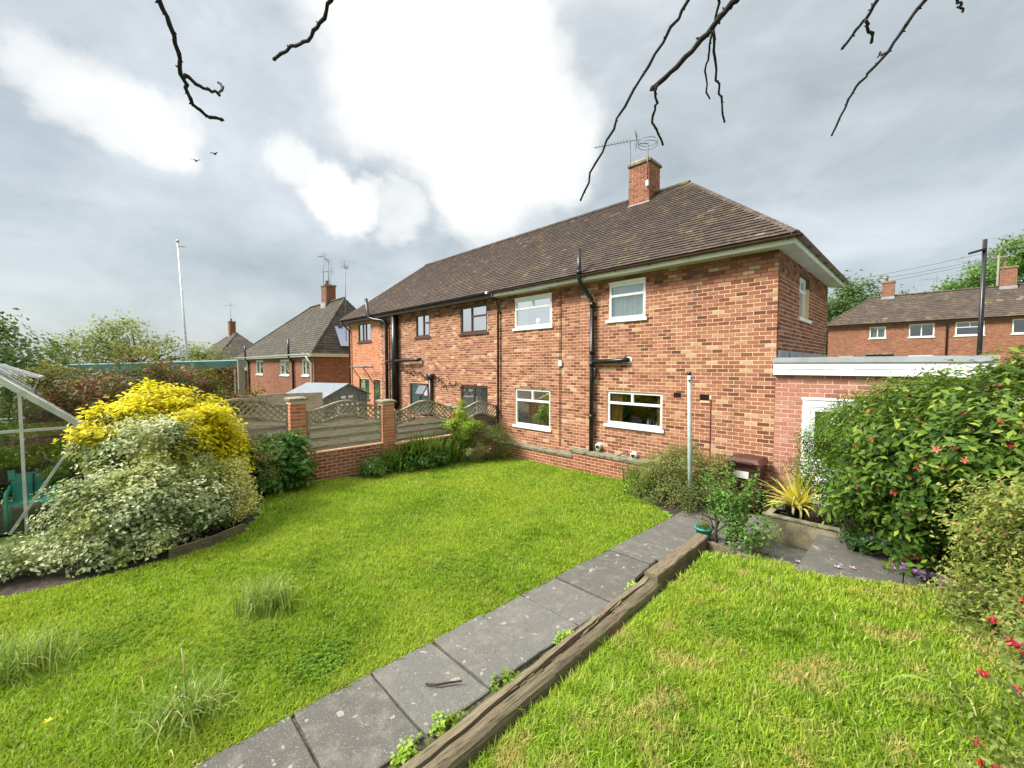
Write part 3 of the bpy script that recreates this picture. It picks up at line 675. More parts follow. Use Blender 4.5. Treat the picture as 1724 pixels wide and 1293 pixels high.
    fl = MB(); fl.box(cx0 - .02, cx1 + .02, cy0 - .025, cy0 - .005, 7.3, 7.56); zz = 7.46
    for i in range(5): fl.box(cx1 + .005, cx1 + .02, cy0 + i * .1, cy0 + (i + 1) * .1, 7.35 + i * .093, 7.56 + i * .093)
    fl.add([(cx0 - .1, cy0 - .22, 7.26), (cx1 + .08, cy0 - .22, 7.26), (cx1 + .08, cy0, 7.47), (cx0 - .1, cy0, 7.47)], [(0, 1, 2, 3)])
    fl.build('lead_flashing', 'lead', ch)
    # soil pipe with vent and branch
    m = MB(); m.tube([(-4.24, -.10, .3), (-4.24, -.10, 4.30)], .058, 12); m.tube([(-4.24, -.10, 4.28), (-4.26, -.12, 4.42), (-4.42, -.36, 4.78), (-4.45, -.42, 4.95), (-4.45, -.42, 5.72)], .055, 12)
    for z in (1.2, 2.62, 2.95, 4.2): m.tube([(-4.24, -.10, z), (-4.24, -.10, z + .13)], .072, 12)
    m.tube([(-4.45, -.42, 5.05), (-4.45, -.42, 5.16)], .068, 12)
    for z in (1.3, 3.9): m.box(-4.33, -4.15, -.06, .0, z, z + .04)
    m.build('soil_pipe', 'black', h, True)
    m = MB(); m.tube([(-4.24, -.11, 2.74), (-3.5, -.11, 2.77), (-3.32, -.11, 2.78), (-3.22, -.08, 2.79), (-3.20, .02, 2.79)], .058, 12); m.tube([(-4.16, -.10, 2.60), (-4.12, -.1, 2.5), (-4.12, -.1, 2.36), (-4.2, -.1, 2.26)], .03, 8)
    m.build('branch_pipe', 'black', h, True)
    MB().lathe((0, 0, 0), [(.001, 0), (.085, 0), (.085, .012), (.001, .012)], 14).build('pipe_collar', 'white', h).matrix_basis = Matrix.Translation((-3.19, -.003, 2.79)) @ Matrix.Rotation(R(90), 4, 'X')
    m = MB(); m.tube([(-7.98, -.08, .35), (-7.98, -.08, 4.62), (-7.98, -.16, 4.78), (-7.98, -.36, 4.95)], .036, 10)
    for z in (1.5, 3.1, 4.4): m.tube([(-7.98, -.08, z), (-7.98, -.08, z + .06)], .045, 10)
    m.build('downpipe', 'brown', h, True)
    m = MB(); m.tube([(-5.36, -.012, .3), (-5.36, -.012, 4.86)], .008, 5); m.tube([(-5.41, -.012, .3), (-5.41, -.012, 4.86), (-5.9, -.32, 4.92)], .006, 5); m.build('cable', 'brown', h)
    MB().box(-5.43, -5.31, -.06, 0, 2.63, 2.79).build('cable_box', 'cream', h)
    m = MB(); m.tube([(-1.2, -.012, .55), (-1.2, -.012, 1.9)], .009, 5); m.build('waste_cable', 'brown', h)
    for x, z in ((-4.02, .50), (-2.98, .42)):
        m = MB(); m.tube([(x, .02, z), (x, -.06, z), (x, -.13, z - .01)], [.075, .085, .07], 12); m.box(x - .05, x + .05, -.12, -.02, z - .12, z); m.build('flue_terminal', 'cream', h, True)
        MB().tube([(x, -.131, z - .012), (x, -.135, z - .012)], .052, 12).build('flue_opening', 'black', h)
    m = MB(); m.tube([(-3.22, .0, .47), (-3.22, -.10, .46), (-3.5, -.18, .27)], .022, 8); m.build('waste_pipe', 'steel', h, True)
    # ---- left-hand dwelling with its two-storey extension
    g = thing('brick_house', 'adjoining brick house with dark brown window frames and an orange extension', 'house', (-14, 2.7, 0))
    op = [(-13.22, -12.18, 3.84, 4.76), (-10.12, -8.62, 3.82, 4.78), (-13.78, -12.24, .66, 1.90), (-10.13, -8.60, .3, 1.93)]
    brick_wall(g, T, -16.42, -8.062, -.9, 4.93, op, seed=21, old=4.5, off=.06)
    ope = [(-18.86, -17.42, 3.86, 4.80), (-18.85, -17.7, .95, 1.95), (-17.2, -16.5, -.4, 1.95)]
    e = brick_wall(g, T, -19.95, -16.421, -1.0, 4.93, ope, mat='brick_new', mortar='mortar_pink', seed=23); e.name = 'extension_wall'
    MB().box(-20.05, -19.951, 0.0, 5.4, -1.0, 4.93).build('end_wall', 'brick_new', g); MB().box(-19.95, -8.07, 5.3, 5.4, -1, 4.93).build('back_wall', 'mortar', g)
    BW = dict(fmat='brownf', sill='brownf', recess=.04, sillover=.08)
    window(g, T, -13.22, -12.18, 3.84, 4.76, split=[(0, .55, 0, 1), (.55, 1, .62, 1), (.55, 1, 0, .62)], net=[(0, 1)], **BW)
    window(g, T, -10.12, -8.62, 3.82, 4.78, split=[(0, .42, 0, 1), (.42, 1, .62, 1), (.42, 1, 0, .62)], net=[(.5, 1)], **BW)
    k = window(g, T, -13.78, -12.24, .66, 1.90, split=[(0, .5, 0, 1), (.5, 1, 0, .6)], net=[(.05, .42), (.62, .8)], **BW)
    m = MB(); f = frame((-12.95, -.03, 1.86), (1, 0, 0), (0, -1, 0)); P = lambda a, s: np.array([-12.98 + a * .66, -.05 - s * .22, 1.84 - s * .38])
    m.beam(P(0, 0), P(1, 0), .04, .04); m.beam(P(0, 1), P(1, 1), .04, .04); m.beam(P(0, 0), P(0, 1), .04, .04, (0, 1, .6)); m.beam(P(1, 0), P(1, 1), .04, .04, (0, 1, .6)); m.build('open_vent_sash', 'brownf', k)
    MB().add([P(.03, .05), P(.97, .05), P(.97, .95), P(.03, .95)], [(0, 1, 2, 3)]) or None
    q = MB(); q.add([P(.03, .05), P(.97, .05), P(.97, .95), P(.03, .95)], [(0, 1, 2, 3)]); q.build('vent_pane', 'glass', k)
    window(g, T, -10.13, -8.60, .3, 1.93, split=[(0, .5, 0, 1), (.5, 1, 0, 1)], net=[(.05, .45), (.5, .72)], **BW)
    window(g, T, -18.86, -17.42, 3.86, 4.80, split=[(0, .35, 0, 1), (.35, .6, 0, 1), (.6, 1, 0, 1)], net=[(.6, 1)], **BW)
    window(g, T, -18.85, -17.7, .95, 1.95, split=[(0, 1, .5, 1), (0, 1, 0, .5)], **BW)
    d = MB(); d.box(-17.2, -16.5, -.08, -.03, -.4, 1.95, T); d = d.build('back_door', 'brownf', g); MB().box(-17.08, -16.62, -.028, -.022, .9, 1.75, T).build('door_pane', 'glass', d)
    MB().box(-20.3, -8.07, -.30, 0, 4.90, 4.92).build('soffit', 'brownf', g); MB().box(-20.3, -8.07, -.325, -.30, 4.875, 5.02).build('fascia', 'brown', g)
    gutter(g, (-20.35, -.385, 5.045), (-8.05, -.385, 5.045), 'black')
    MB().box(-8.20, -8.10, -.46, -.33, 5.0, 5.07).build('gutter_joint', 'white', g)
    lx = -16.55
    r1 = roof_slope(g, (-20.33, EY - .03, EZ + .03), (-8.095, EY - .03, EZ + .03), up, sl, (lx + 20.33) / sl, 0, mat='tile_red', seed=31)
    sl2 = math.hypot(20.33 + lx, RZ - EZ)
    r2 = roof_slope(g, (-20.33, 5.76, EZ + .03), (-20.33, EY - .03, EZ + .03), (lx + 20.33, 0, RZ - EZ), sl2, 3.06 / sl2, 3.06 / sl2, mat='tile_red', seed=32); r2.name = 'hip_roof'
    r3 = roof_slope(g, (-8.095, 5.76, EZ + .03), (-20.33, 5.76, EZ + .03), (0, RY - 5.73, RZ - EZ), sl, 0, (lx + 20.33) / sl, mat='tile_red', seed=33); r3.name = 'back_roof'
    ridge_tiles(r1, (lx, RY, RZ + .05), (-8.09, RY, RZ + .05), 'tile_far'); ridge_tiles(r1, (-20.3, EY, EZ + .05), (lx, RY, RZ + .03), 'tile_red', .1, .3, 'hip_tile')
    m = MB(); m.tube([(-15.6, -.12, -.6), (-15.6, -.12, 4.55), (-15.75, -.2, 4.72), (-16.5, -.34, 4.84), (-16.85, -.42, 4.98), (-16.95, -.44, 5.85)], .075, 10)
    m.tube([(-15.6, -.16, 2.78), (-15.4, -.2, 2.84), (-12.9, -.2, 2.88), (-12.72, -.08, 2.9)], .07, 10); m.build('soil_pipe', 'black', g, True)
    MB().tube([(-14.75, -.17, .9), (-14.75, -.17, 4.9)], .145, 14).tube([(-14.75, -.15, -.6), (-14.75, -.15, .9)], .10, 12).tube([(-14.75, -.17, .82), (-14.75, -.17, 1.1)], .17, 14).build('flue_duct', 'black', g, True)
    m = MB(); m.tube([(-12.0, -.1, -.5), (-12.0, -.1, 2.1)], .08, 10); m.box(-12.16, -11.84, -.2, 0, 2.1, 2.32); m.build('rainwater_pipe', 'brown', g, True)
    m = MB(); m.tube([(-19.75, -.1, -.8), (-19.75, -.1, 4.5), (-20.1, -.25, 4.8), (-20.2, -.38, 5.0)], .05, 8); m.build('downpipe', 'brown', g, True)
    for x in (-13.62, -11.85, -10.62, -15.2):
        MB().box(x, x + .18, -.02, .006, 4.62, 4.75, T).build('air_vent', 'brown', g)
    # pulley airer bracket and garland of dried flowers on the wall
    m = MB(); A = [(-18.2, -.9, 2.55), (-16.9, -.9, 2.62)]
    for x in (-18.4, -17.2): m.tube([(x, 0, 1.75), (x + .15, -.5, 2.4), (x + .15, -.62, 2.56)], .022, 6); m.tube([(x, 0, 2.55), (x + .15, -.62, 2.56)], .018, 6)
    m.tube([(-18.5, -.62, 2.56), (-16.6, -.62, 2.60)], .03, 6); m.tube([(-18.5, -.3, 2.56), (-16.6, -.3, 2.60)], .02, 6); m.build('wall_airer', 'steel', g, True)
    m = MB(); pts = [(-14.6 + i * .36, -.05, 2.42 + .10 * math.sin(i * 1.7) - .02 * i - .006 * i * i * .4) for i in range(17)]; m.tube(pts, .012, 5)
    r = random.Random(4)
    for p in pts:
        for k in range(3 if r.random() < .6 else 1):
            c = np.array(p) + (r.uniform(-.1, .1), r.uniform(-.08, -.01), r.uniform(-.09, .09)); m.lathe(c, [(.001, -.03), (.04, -.01), (.03, .03), (.001, .04)], 5)
    m.build('wall_garland', 'bark', g)
    return h, g
build_main_house()

def build_garage():
    T = frame((0, 0, 0), (1, 0, 0), (0, -1, 0))
    h = thing('garage_extension', 'low flat-roofed pink brick extension with white fascia boards beside the orange house', 'extension', (1.4, 2, 0))
    brick_wall(h, T, .002, 2.75, -.35, 2.50, [(.46, 1.36, -.2, 2.03)], mat='brick_pink', mortar='mortar_pink', n_ind=220, seed=41)
    for z0, z1, d in ((2.47, 2.572, .045), (2.584, 2.70, .045)): MB().box(-.02, 2.8, -.09, -d + .03, z0, z1).build('fascia_board', 'white', h)
    m = MB(); m.box(-.03, 2.83, -.115, 5.2, 2.703, 2.80); m.build('roof', 'lead', h)
    m = MB(); m.box(.012, .03, 0.05, 5.3, 2.80, 2.95); m.box(.03, .05, .9, 1.2, 2.82, 2.95); m.build('lead_upstand', 'lead', h)
    MB().box(2.65, 2.75, 0, 5.2, -.35, 2.47).build('end_wall', 'brick_pink', h)
    fr = MB(); fr.box(.46, .58, -.06, .02, -.2, 2.03, T).box(1.24, 1.36, -.06, .02, -.2, 2.03, T).box(.58, 1.24, -.06, .02, 1.88, 2.03, T); d = fr.build('door', 'white', h)
    MB().box(.44, 1.38, .02, .035, 2.01, 2.05, T).build('door_head', 'white', d)
    MB().box(.58, .65, -.05, .01, -.1, 1.88, T).box(1.17, 1.24, -.05, .01, -.1, 1.88, T).box(.65, 1.17, -.05, .01, 1.80, 1.88, T).box(.65, 1.17, -.05, .01, -.1, .9, T).build('door_leaf', 'white', d)
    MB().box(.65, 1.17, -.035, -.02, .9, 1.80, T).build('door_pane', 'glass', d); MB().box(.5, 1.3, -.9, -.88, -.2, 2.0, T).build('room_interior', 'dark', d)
build_garage()

# ------------------------------------------------------------------ low wall, pillars, fence
def coping(parent, x0, x1, y0, y1, z, n, axis='x', th=.055, name='coping_stone'):
    r = random.Random(int(abs(x0) * 10 + abs(y0)))
    for i in range(n):
        m = MB(); g = .004
        a, b = ((x0, x1) if axis == 'x' else (y0, y1)); s, e = a + (b - a) * i / n + g, a + (b - a) * (i + 1) / n - g; dz = r.uniform(-.006, .006)
        q = (s, e, y0, y1) if axis == 'x' else (x0, x1, s, e)
        m.hexa([(q[0] + .012, q[2] + .012, z - .004), (q[1] - .012, q[2] + .012, z - .004), (q[1] - .012, q[3], z - .004), (q[0] + .012, q[3], z - .004),
                (q[0], q[2] + r.uniform(0, .012), z + th + dz), (q[1], q[2] + r.uniform(0, .012), z + th + dz), (q[1], q[3], z + th - .004 + dz), (q[0], q[3], z + th + dz)]); m.build(name, 'coping', parent)
def build_low_wall():
    w = thing('planter_wall', 'low brick ledge wall with mossy stone copings along the foot of the orange house', 'wall', (-5.5, -.35, -.3))
    T = frame((0, -.36, 0), (1, 0, 0), (0, -1, 0)); TT = lambda t, r: min(1, max(0, r.gauss(.5, .25)))
    a = brick_wall(w, T, -8.06, -4.72, -.36, .125, mat='brick_red', mortar='mortar', n_ind=70, seed=51, tones=TT, thick=.3)
    b = brick_wall(w, T, -4.719, -2.55, -.36, .285, mat='brick_red', mortar='mortar', n_ind=60, seed=52, tones=TT, thick=.3)
    coping(w, -8.06, -4.66, -.40, -.012, .125, 6); coping(w, -4.80, -2.5, -.40, -.012, .285, 4)
build_low_wall()
def pillar(y0, label, zt, seed):
    p = thing('brick_pillar', label, 'pillar', (-8.12, y0 + .17, -.2), 'brick pillars of the boundary fence')
    s = .335
    T = frame((-8.08, y0, 0), (0, 1, 0), (1, 0, 0)); core = MB().box(-8.08 - s + .01, -8.0845, y0 + .0045, y0 + s - .012, -.3, zt).build('core', 'mortar_pink', p)
    T2 = frame((-8.08 - s, y0, 0), (1, 0, 0), (0, -1, 0)); r = random.Random(seed)
    for TT, ph in ((T, 0), (T2, 1)):
        z = -.3; row = ph
        while z + BH < zt:
            for a, b in (((0, .105), (.115, s)) if row % 2 else ((0, .22), (.23, s))):
                MB().box(a, b, -.03, -.002 + r.uniform(0, .004) - (.002 if ph else 0), z, z + BH, TT, min(1, max(0, r.gauss(.55, .2)))).build('brick', 'brick_new', p)
            z += BH + JT; row += 1
    m = MB(); e = .035; X0, X1, Y0, Y1 = -8.08 - s - e, -8.08 + e, y0 - e, y0 + s + e
    m.box(X0, X1, Y0, Y1, zt, zt + .045); m.hexa([(X0, Y0, zt + .045), (X1, Y0, zt + .045), (X1, Y1, zt + .045), (X0, Y1, zt + .045), (X0 + .05, Y0 + .05, zt + .07), (X1 - .05, Y0 + .05, zt + .07), (X1 - .05, Y1 - .05, zt + .07), (X0 + .05, Y1 - .05, zt + .07)]); m.build('coping_stone', 'coping', p)
pillar(-6.42, 'brick pillar beside the dark green hydrangea, larger of the two in full view', 1.84, 1)
pillar(-4.16, 'brick pillar between two lattice fence panels, above the clump of iris leaves', 1.65, 2)
pillar(-1.86, 'brick pillar mostly hidden behind the small yellow shrub', 1.30, 3)
def base_wall():
    w = thing('boundary_wall', 'low red brick base wall under the lattice fence between the pillars', 'wall', (-8.1, -5, -.3))
    T = frame((-8.07, 0, 0), (0, 1, 0), (1, 0, 0))
    brick_wall(w, T, -6.08, -4.165, -.35, .58, mat='brick_red', mortar='mortar', n_ind=90, seed=61, tones=lambda t, r: min(1, max(0, r.gauss(.55, .2))))
    for a, b, z, s in ((-8.4, -6.43, .62, 62), (-3.82, -1.87, .52, 63)):
        q = brick_wall(w, T, a, b, -.35, z, mat='brick_red', mortar='mortar', seed=s, tones=lambda t, r: min(1, max(0, r.gauss(.55, .2))))
base_wall()
def fence_panel(y0, y1, zb, zs, rise, lat, label, wood='fence', seed=1, dirs=(1, -1)):
    p = thing('fence_panel', label, 'fence', (-8.12, (y0 + y1) / 2, zb), 'arched lattice fence panels'); r = random.Random(seed)
    W = y1 - y0; T = frame((-8.12, y0, 0), (0, 1, 0), (1, 0, 0))
    arch = lambda u: rise * (.5 - .5 * math.cos(2 * math.pi * min(max(u / W, 0), 1)))
    top = lambda u: zs + arch(u); low = lambda u: zs - lat + arch(u) * .92
    for u0, u1 in ((.0, .055), (W - .055, W)): MB().box(u0, u1, -.03, .03, zb, zs + .03, T).build('stile', 'lattice', p)
    for fn, nm in ((top, 'arched_top_rail'), (low, 'arched_lower_rail')):
        m = MB(); k = 20
        for i in range(k):
            a, b = .055 + (W - .11) * i / k, .055 + (W - .11) * (i + 1) / k
            c = [T(x, y, z) for z_ in (0, 1) for x, y, z in ((a, -.035, fn(a) - .02 + z_ * .045), (b, -.035, fn(b) - .02 + z_ * .045), (b, .035, fn(b) - .02 + z_ * .045), (a, .035, fn(a) - .02 + z_ * .045))]
            m.add(c, FACES)
        m.build(nm, 'lattice', p)
    n = 7; hp = (zs - lat - zb) / (n - 1.6)
    for i in range(n):
        z0 = zb + i * hp * .93; z1 = z0 + hp * 1.12; dep = .030 if i % 2 else -.014
        if z0 > zs - lat + rise * .8: break
        m = MB(); k = 10
        for j in range(k):
            a, b = .056 + (W - .112) * j / k, .056 + (W - .112) * (j + 1) / k; jit = .006 * math.sin(i * 3 + j * .9)
            ta, tb = min(z1 + jit, low(a) - .03), min(z1 + .006 * math.sin(i * 3 + (j + 1) * .9), low(b) - .03); ba, bb = z0 + .008 * math.sin(i * 5 + j * .7), z0 + .008 * math.sin(i * 5 + (j + 1) * .7)
            if ta - ba < .015 or tb - bb < .015: continue
            m.add([T(x, y, z) for x, y, z in ((a, dep - .007, ba), (b, dep - .007, bb), (b, dep + .014, bb), (a, dep + .014, ba), (a, dep - .018, ta), (b, dep - .018, tb), (b, dep - .006, tb), (a, dep - .006, ta))], FACES)
        if m.f: m.build('slat', wood, p)
    sp = .135
    for dr in dirs:
        dep = .010 if dr > 0 else -.010
        c = -1.2
        while c < W + 1.2:
            ins = []
            for t in np.linspace(-.05, 1.0, 106):
                u = c + dr * t; z = zs - lat - .02 + t
                ins.append(.05 < u < W - .05 and low(u) + .015 < z < top(u) - .01)
            idx = [i for i, q in enumerate(ins) if q]
            if len(idx) > 6:
                ts = np.linspace(-.05, 1.0, 106); t0, t1 = ts[idx[0]], ts[idx[-1]]
                MB().beam(T(c + dr * t0, dep, zs - lat - .02 + t0), T(c + dr * t1, dep, zs - lat - .02 + t1), .012, .032, (1, 0, 0)).build('lattice_strip', 'lattice', p) if False else \
                    MB().beam(T(c + dr * t0, dep, zs - lat - .02 + t0), T(c + dr * t1, dep, zs - lat - .02 + t1), .034, .012, (1, 0, 0)).build('lattice_strip', 'lattice', p)
            c += sp
fence_panel(-8.32, -6.47, .70, 1.74, .19, .36, 'arched lattice fence panel partly behind the bright yellow shrub', seed=1)
fence_panel(-6.06, -4.20, .60, 1.56, .20, .33, 'arched lattice fence panel between the two tallest brick pillars', seed=2)
fence_panel(-3.80, -1.90, .55, 1.38, .24, .34, 'arched lattice fence panel below the open kitchen vent, left of the yellow shrub', seed=3)
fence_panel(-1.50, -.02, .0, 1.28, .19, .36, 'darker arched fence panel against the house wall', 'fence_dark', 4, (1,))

# ------------------------------------------------------------------ foliage machinery
def leaf_arrays(C, Nrm, size, aspect=.5, fold=.22, droop=.3, r=rng):
    """C (n,3) leaf bases, Nrm (n,3) rough facing; returns V, F"""
    n = len(C); nn = Nrm / (np.linalg.norm(Nrm, axis=1, keepdims=True) + 1e-9)
    t = r.normal(size=(n, 3)); d = t - nn * np.sum(t * nn, 1, keepdims=True); d /= np.linalg.norm(d, axis=1, keepdims=True) + 1e-9
    d = d + np.array([0, 0, -droop]) * r.random((n, 1)); d /= np.linalg.norm(d, axis=1, keepdims=True)
    b = np.cross(nn, d); b /= np.linalg.norm(b, axis=1, keepdims=True) + 1e-9; up = np.cross(d, b)
    s = (size if hasattr(size, '__len__') else np.full(n, size))[:, None]
    w = s * aspect * .5
    base = C; tip = C + d * s; mid = C + d * s * .45
    l = mid + b * w + up * w * fold * 2; q = mid - b * w + up * w * fold * 2
    V = np.stack([base, l, tip, q], 1).reshape(-1, 3); i = np.arange(n) * 4
    F = np.concatenate([np.stack([i, i + 1, i + 2], 1), np.stack([i, i + 2, i + 3], 1)])
    return V, F
def blob_points(blobs, n, r, shell=.75, zmin=None):
    """points near the surface of a union of ellipsoids: list of (centre, radii)"""
    B = [(np.array(c, float), np.array(q, float)) for c, q in blobs]; area = np.array([np.prod(q) ** (2 / 3) for _, q in B]); pr = area / area.sum()
    out = []; nor = []
    while sum(map(len, out)) < n:
        k = r.choice(len(B), p=pr, size=n); d = r.normal(size=(n, 3)); d /= np.linalg.norm(d, axis=1, keepdims=True)
        c = np.array([B[i][0] for i in k]); q = np.array([B[i][1] for i in k])
        rad = np.where(r.random(n) < shell, 1 - np.abs(r.normal(0, .10, n)), r.random(n) ** .5)[:, None]
        lump = 1 + .13 * np.sin(d[:, :1] * 7 + k[:, None] * 2.1) * np.cos(d[:, 1:2] * 6 + k[:, None]) + .09 * np.sin(d[:, 2:] * 11 + d[:, :1] * 9 + k[:, None])
        p = c + d * q * rad * lump; m = np.ones(n, bool)
        for j, (cc, qq) in enumerate(B):
            m &= (k == j) | (np.sum(((p - cc) / qq) ** 2, 1) > .62)
        if zmin is not None: m &= p[:, 2] > (zmin(p[:, 0], p[:, 1]) if callable(zmin) else zmin)
        out.append(p[m]); nor.append((d / q)[m])
    P = np.concatenate(out)[:n]; Nn = np.concatenate(nor)[:n]; Nn /= np.linalg.norm(Nn, axis=1, keepdims=True); return P, Nn
def foliage(name, blobs, nclump, per, lsize, mat, parent, seed, spread=.07, aspect=.5, shell=.75, zmin=None, up=.5, droop=.3, tonebias=0., part='foliage', jitter=.8, stuff=False, flat=1., ns=None, sr=None):
    """leaves in clumps, clumps gathered into sprays: light tips and dark gaps between them"""
    r = np.random.default_rng(seed); ns = ns or max(10, nclump // 11); mr_ = float(np.mean([np.mean(q) for _, q in blobs])); sr = sr or .19 * mr_
    SP, SN = blob_points(blobs, ns, r, .92, zmin); SP = SP + SN * np.where(r.random((ns, 1)) < .12, r.uniform(.6, 1.7, (ns, 1)), r.uniform(-.7, .6, (ns, 1))) * sr; st = r.normal(0, .12, ns)
    n1 = int(nclump * .84); k = r.integers(0, ns, n1); P1 = SP[k] + r.normal(0, 1, (n1, 3)) * sr * np.array([.8, .8, .5]) + SN[k] * r.uniform(-1, .4, (n1, 1)) * sr * .6
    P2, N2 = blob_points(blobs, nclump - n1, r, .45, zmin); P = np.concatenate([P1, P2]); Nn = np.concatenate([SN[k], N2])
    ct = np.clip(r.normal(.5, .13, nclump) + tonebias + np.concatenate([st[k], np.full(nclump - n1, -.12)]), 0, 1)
    C = np.repeat(P, per, 0) + r.normal(0, spread, (nclump * per, 3)) * np.array([1, 1, flat]); N_ = np.repeat(Nn, per, 0) * 1. + np.array([0, 0, up]) + r.normal(0, jitter * .6, (nclump * per, 3))
    t = np.clip(np.repeat(ct, per) + r.normal(0, .16, nclump * per), 0, 1)
    if zmin is not None:
        zz = zmin(C[:, 0], C[:, 1]) if callable(zmin) else zmin; C[:, 2] = np.maximum(C[:, 2], zz + .01 + .03 * r.random(len(C)))
    s = lsize * r.uniform(.65, 1.25, len(C)); V, F = leaf_arrays(C, N_, s, aspect, droop=droop, r=r)
    o = link(part, bigmesh(part, V, F, np.concatenate([t, t]), mat), parent)
    return o, P, Nn
def stems(parent, base, P, n, seed, rad=.012, mat='bark', part='stem', sag=.2):
    r = np.random.default_rng(seed); m = MB(); idx = r.choice(len(P), size=min(n, len(P)), replace=False); base = np.array(base, float)
    for i in idx:
        q = P[i]; b = base + r.normal(0, .05, 3) * (1, 1, 0); a = b + (q - b) * .35 + np.array([0, 0, .12 * np.linalg.norm(q - b)]) + r.normal(0, .03, 3); c = b + (q - b) * .7 + np.array([0, 0, .08 * np.linalg.norm(q - b)]) + r.normal(0, .03, 3)
        m.tube([b, a, c, q], [rad, rad * .8, rad * .55, rad * .25], 5, cap=False)
    return m.build(part, mat, parent, True)
def flower_mesh(kind, mat):
    m = MB()
    if kind == 'bell':       # drooping fuchsia: tube, four spread sepals, skirt
        m.tube([(0, 0, .0), (0, 0, -.012), (0, 0, -.022)], [.0025, .004, .006], 6)
        for i in range(4):
            t = i * math.pi / 2; c, s = math.cos(t), math.sin(t)
            m.add([(0, 0, -.02), (c * .018 - s * .006, s * .018 + c * .006, -.028), (c * .036, s * .036, -.022), (c * .018 + s * .006, s * .018 - c * .006, -.028)], [(0, 1, 2), (0, 2, 3)])
        m.lathe((0, 0, 0), [(.004, -.022), (.011, -.034), (.010, -.045)], 7)
    else:
        for i in range(5):
            t = i * 2 * math.pi / 5; c, s = math.cos(t), math.sin(t); w = .5
            m.add([(0, 0, 0), (c * .6 - s * w * .5, s * .6 + c * w * .5, .25), (c, s, .42), (c * .6 + s * w * .5, s * .6 - c * w * .5, .25)], [(0, 1, 2), (0, 2, 3)])
        m.v = [(x * .5, y * .5, z * .5) for x, y, z in m.v]
    return m.mesh('flower', mat)
def flowers(parent, P, Nn, n, kind, mats, size, seed, name='flower', face=True, sel=None):
    r = np.random.default_rng(seed); lib = [flower_mesh(kind, q) for q in mats]
    score = (P - CAM); near = np.sum(Nn * -score, 1) / np.linalg.norm(score, axis=1); ok = np.where(near > .15)[0]
    if sel is not None: ok = np.array([i for i in ok if sel(P[i])])
    if len(ok) == 0: return
    for i in r.choice(ok, size=min(n, len(ok)), replace=False):
        o = bpy.data.objects.new(name, lib[r.integers(len(lib))]); COL.objects.link(o); o.parent = parent; o.matrix_parent_inverse = inv(parent)
        nrm = Vector(Nn[i] + r.normal(0, .25, 3)) if kind != 'bell' else Vector((r.normal(0, .25), r.normal(0, .25), 1))
        o.matrix_basis = Matrix.Translation(P[i] + Nn[i] * .03) @ nrm.to_track_quat('Z', 'Y').to_matrix().to_4x4() @ Matrix.Scale(size * r.uniform(.75, 1.2), 4)
def shrub(name, label, cat, base, blobs, nclump, per, lsize, mat, seed, nst=14, rad=.012, fl=None, group=None, **k):
    t = thing(name, label, cat, base, group); _, P, Nn = foliage(name, blobs, nclump, per, lsize, mat, t, seed, **k)
    if nst: stems(t, base, P, nst, seed + 1, rad)
    for q in fl or (): flowers(t, P, Nn, *q)
    return t, P, Nn
def blades(name, base, n, length, width, mat, seed, parent, lean=.5, spread=.06, sag=.5, part='blade', k=5, joined=True, az=None, tones=(.0, 1.)):
    """strap leaves arching out of one crown"""
    r = np.random.default_rng(seed); V = []; F = []; T_ = []; base = np.array(base, float)
    for i in range(n):
        a = r.uniform(0, 2 * math.pi) if az is None else r.normal(*az); L = length * r.uniform(.6, 1.15); ln = lean * r.uniform(.25, 1.3); w = width * r.uniform(.7, 1.2)
        b = base + np.array([r.normal(0, spread), r.normal(0, spread), 0]); h = np.array([math.cos(a), math.sin(a), 0]); side = np.array([-math.sin(a), math.cos(a), 0]); i0 = len(V); ang = math.pi / 2 - ln * .45; p = b.copy()
        for j in range(k + 1):
            ww = w * (1 - (j / k) ** 1.8) * (.75 + .5 * min(1, 3 * j / k)) + .0006
            V += [p - side * ww / 2, p + side * ww / 2]; d = h * math.cos(ang) + np.array([0, 0, math.sin(ang)]); p = p + d * L / k; ang -= sag * ln * 2.4 / k * (1 + j / k)
        tn = r.uniform(*tones)
        for j in range(k): q = i0 + 2 * j; F.append((q, q + 1, q + 3, q + 2)); T_.append(tn)
    return link(part, bigmesh(part, np.array(V), np.array(F), np.array(T_), mat), parent)
def tree(name, label, base, h, blobs, nclump, per, lsize, mat, seed, tr=.15, group=None, **k):
    t = thing(name, label, 'tree', base, group); o, P, Nn = foliage(name, blobs, nclump, per, lsize, mat, t, seed, part='crown', **k)
    m = MB(); b = np.array(base, float); c = np.mean([np.array(q[0]) for q in blobs], 0); top = b + (c - b) * .75
    m.tube([b - (0, 0, .3), b + (top - b) * .5, top], [tr, tr * .75, tr * .45], 8); r = np.random.default_rng(seed)
    for q, _ in blobs:
        q = np.array(q); m.tube([b + (top - b) * .55, (b + top) / 2 * .4 + q * .6 + r.normal(0, .1, 3), q], [tr * .5, tr * .35, tr * .12], 6)
    for i in r.choice(len(P), size=min(30, len(P)), replace=False): m.tube([top, top + (P[i] - top) * .5 + (0, 0, .2), P[i]], [tr * .25, tr * .15, tr * .04], 4, cap=False)
    m.build('trunk', 'bark', t, True); return t
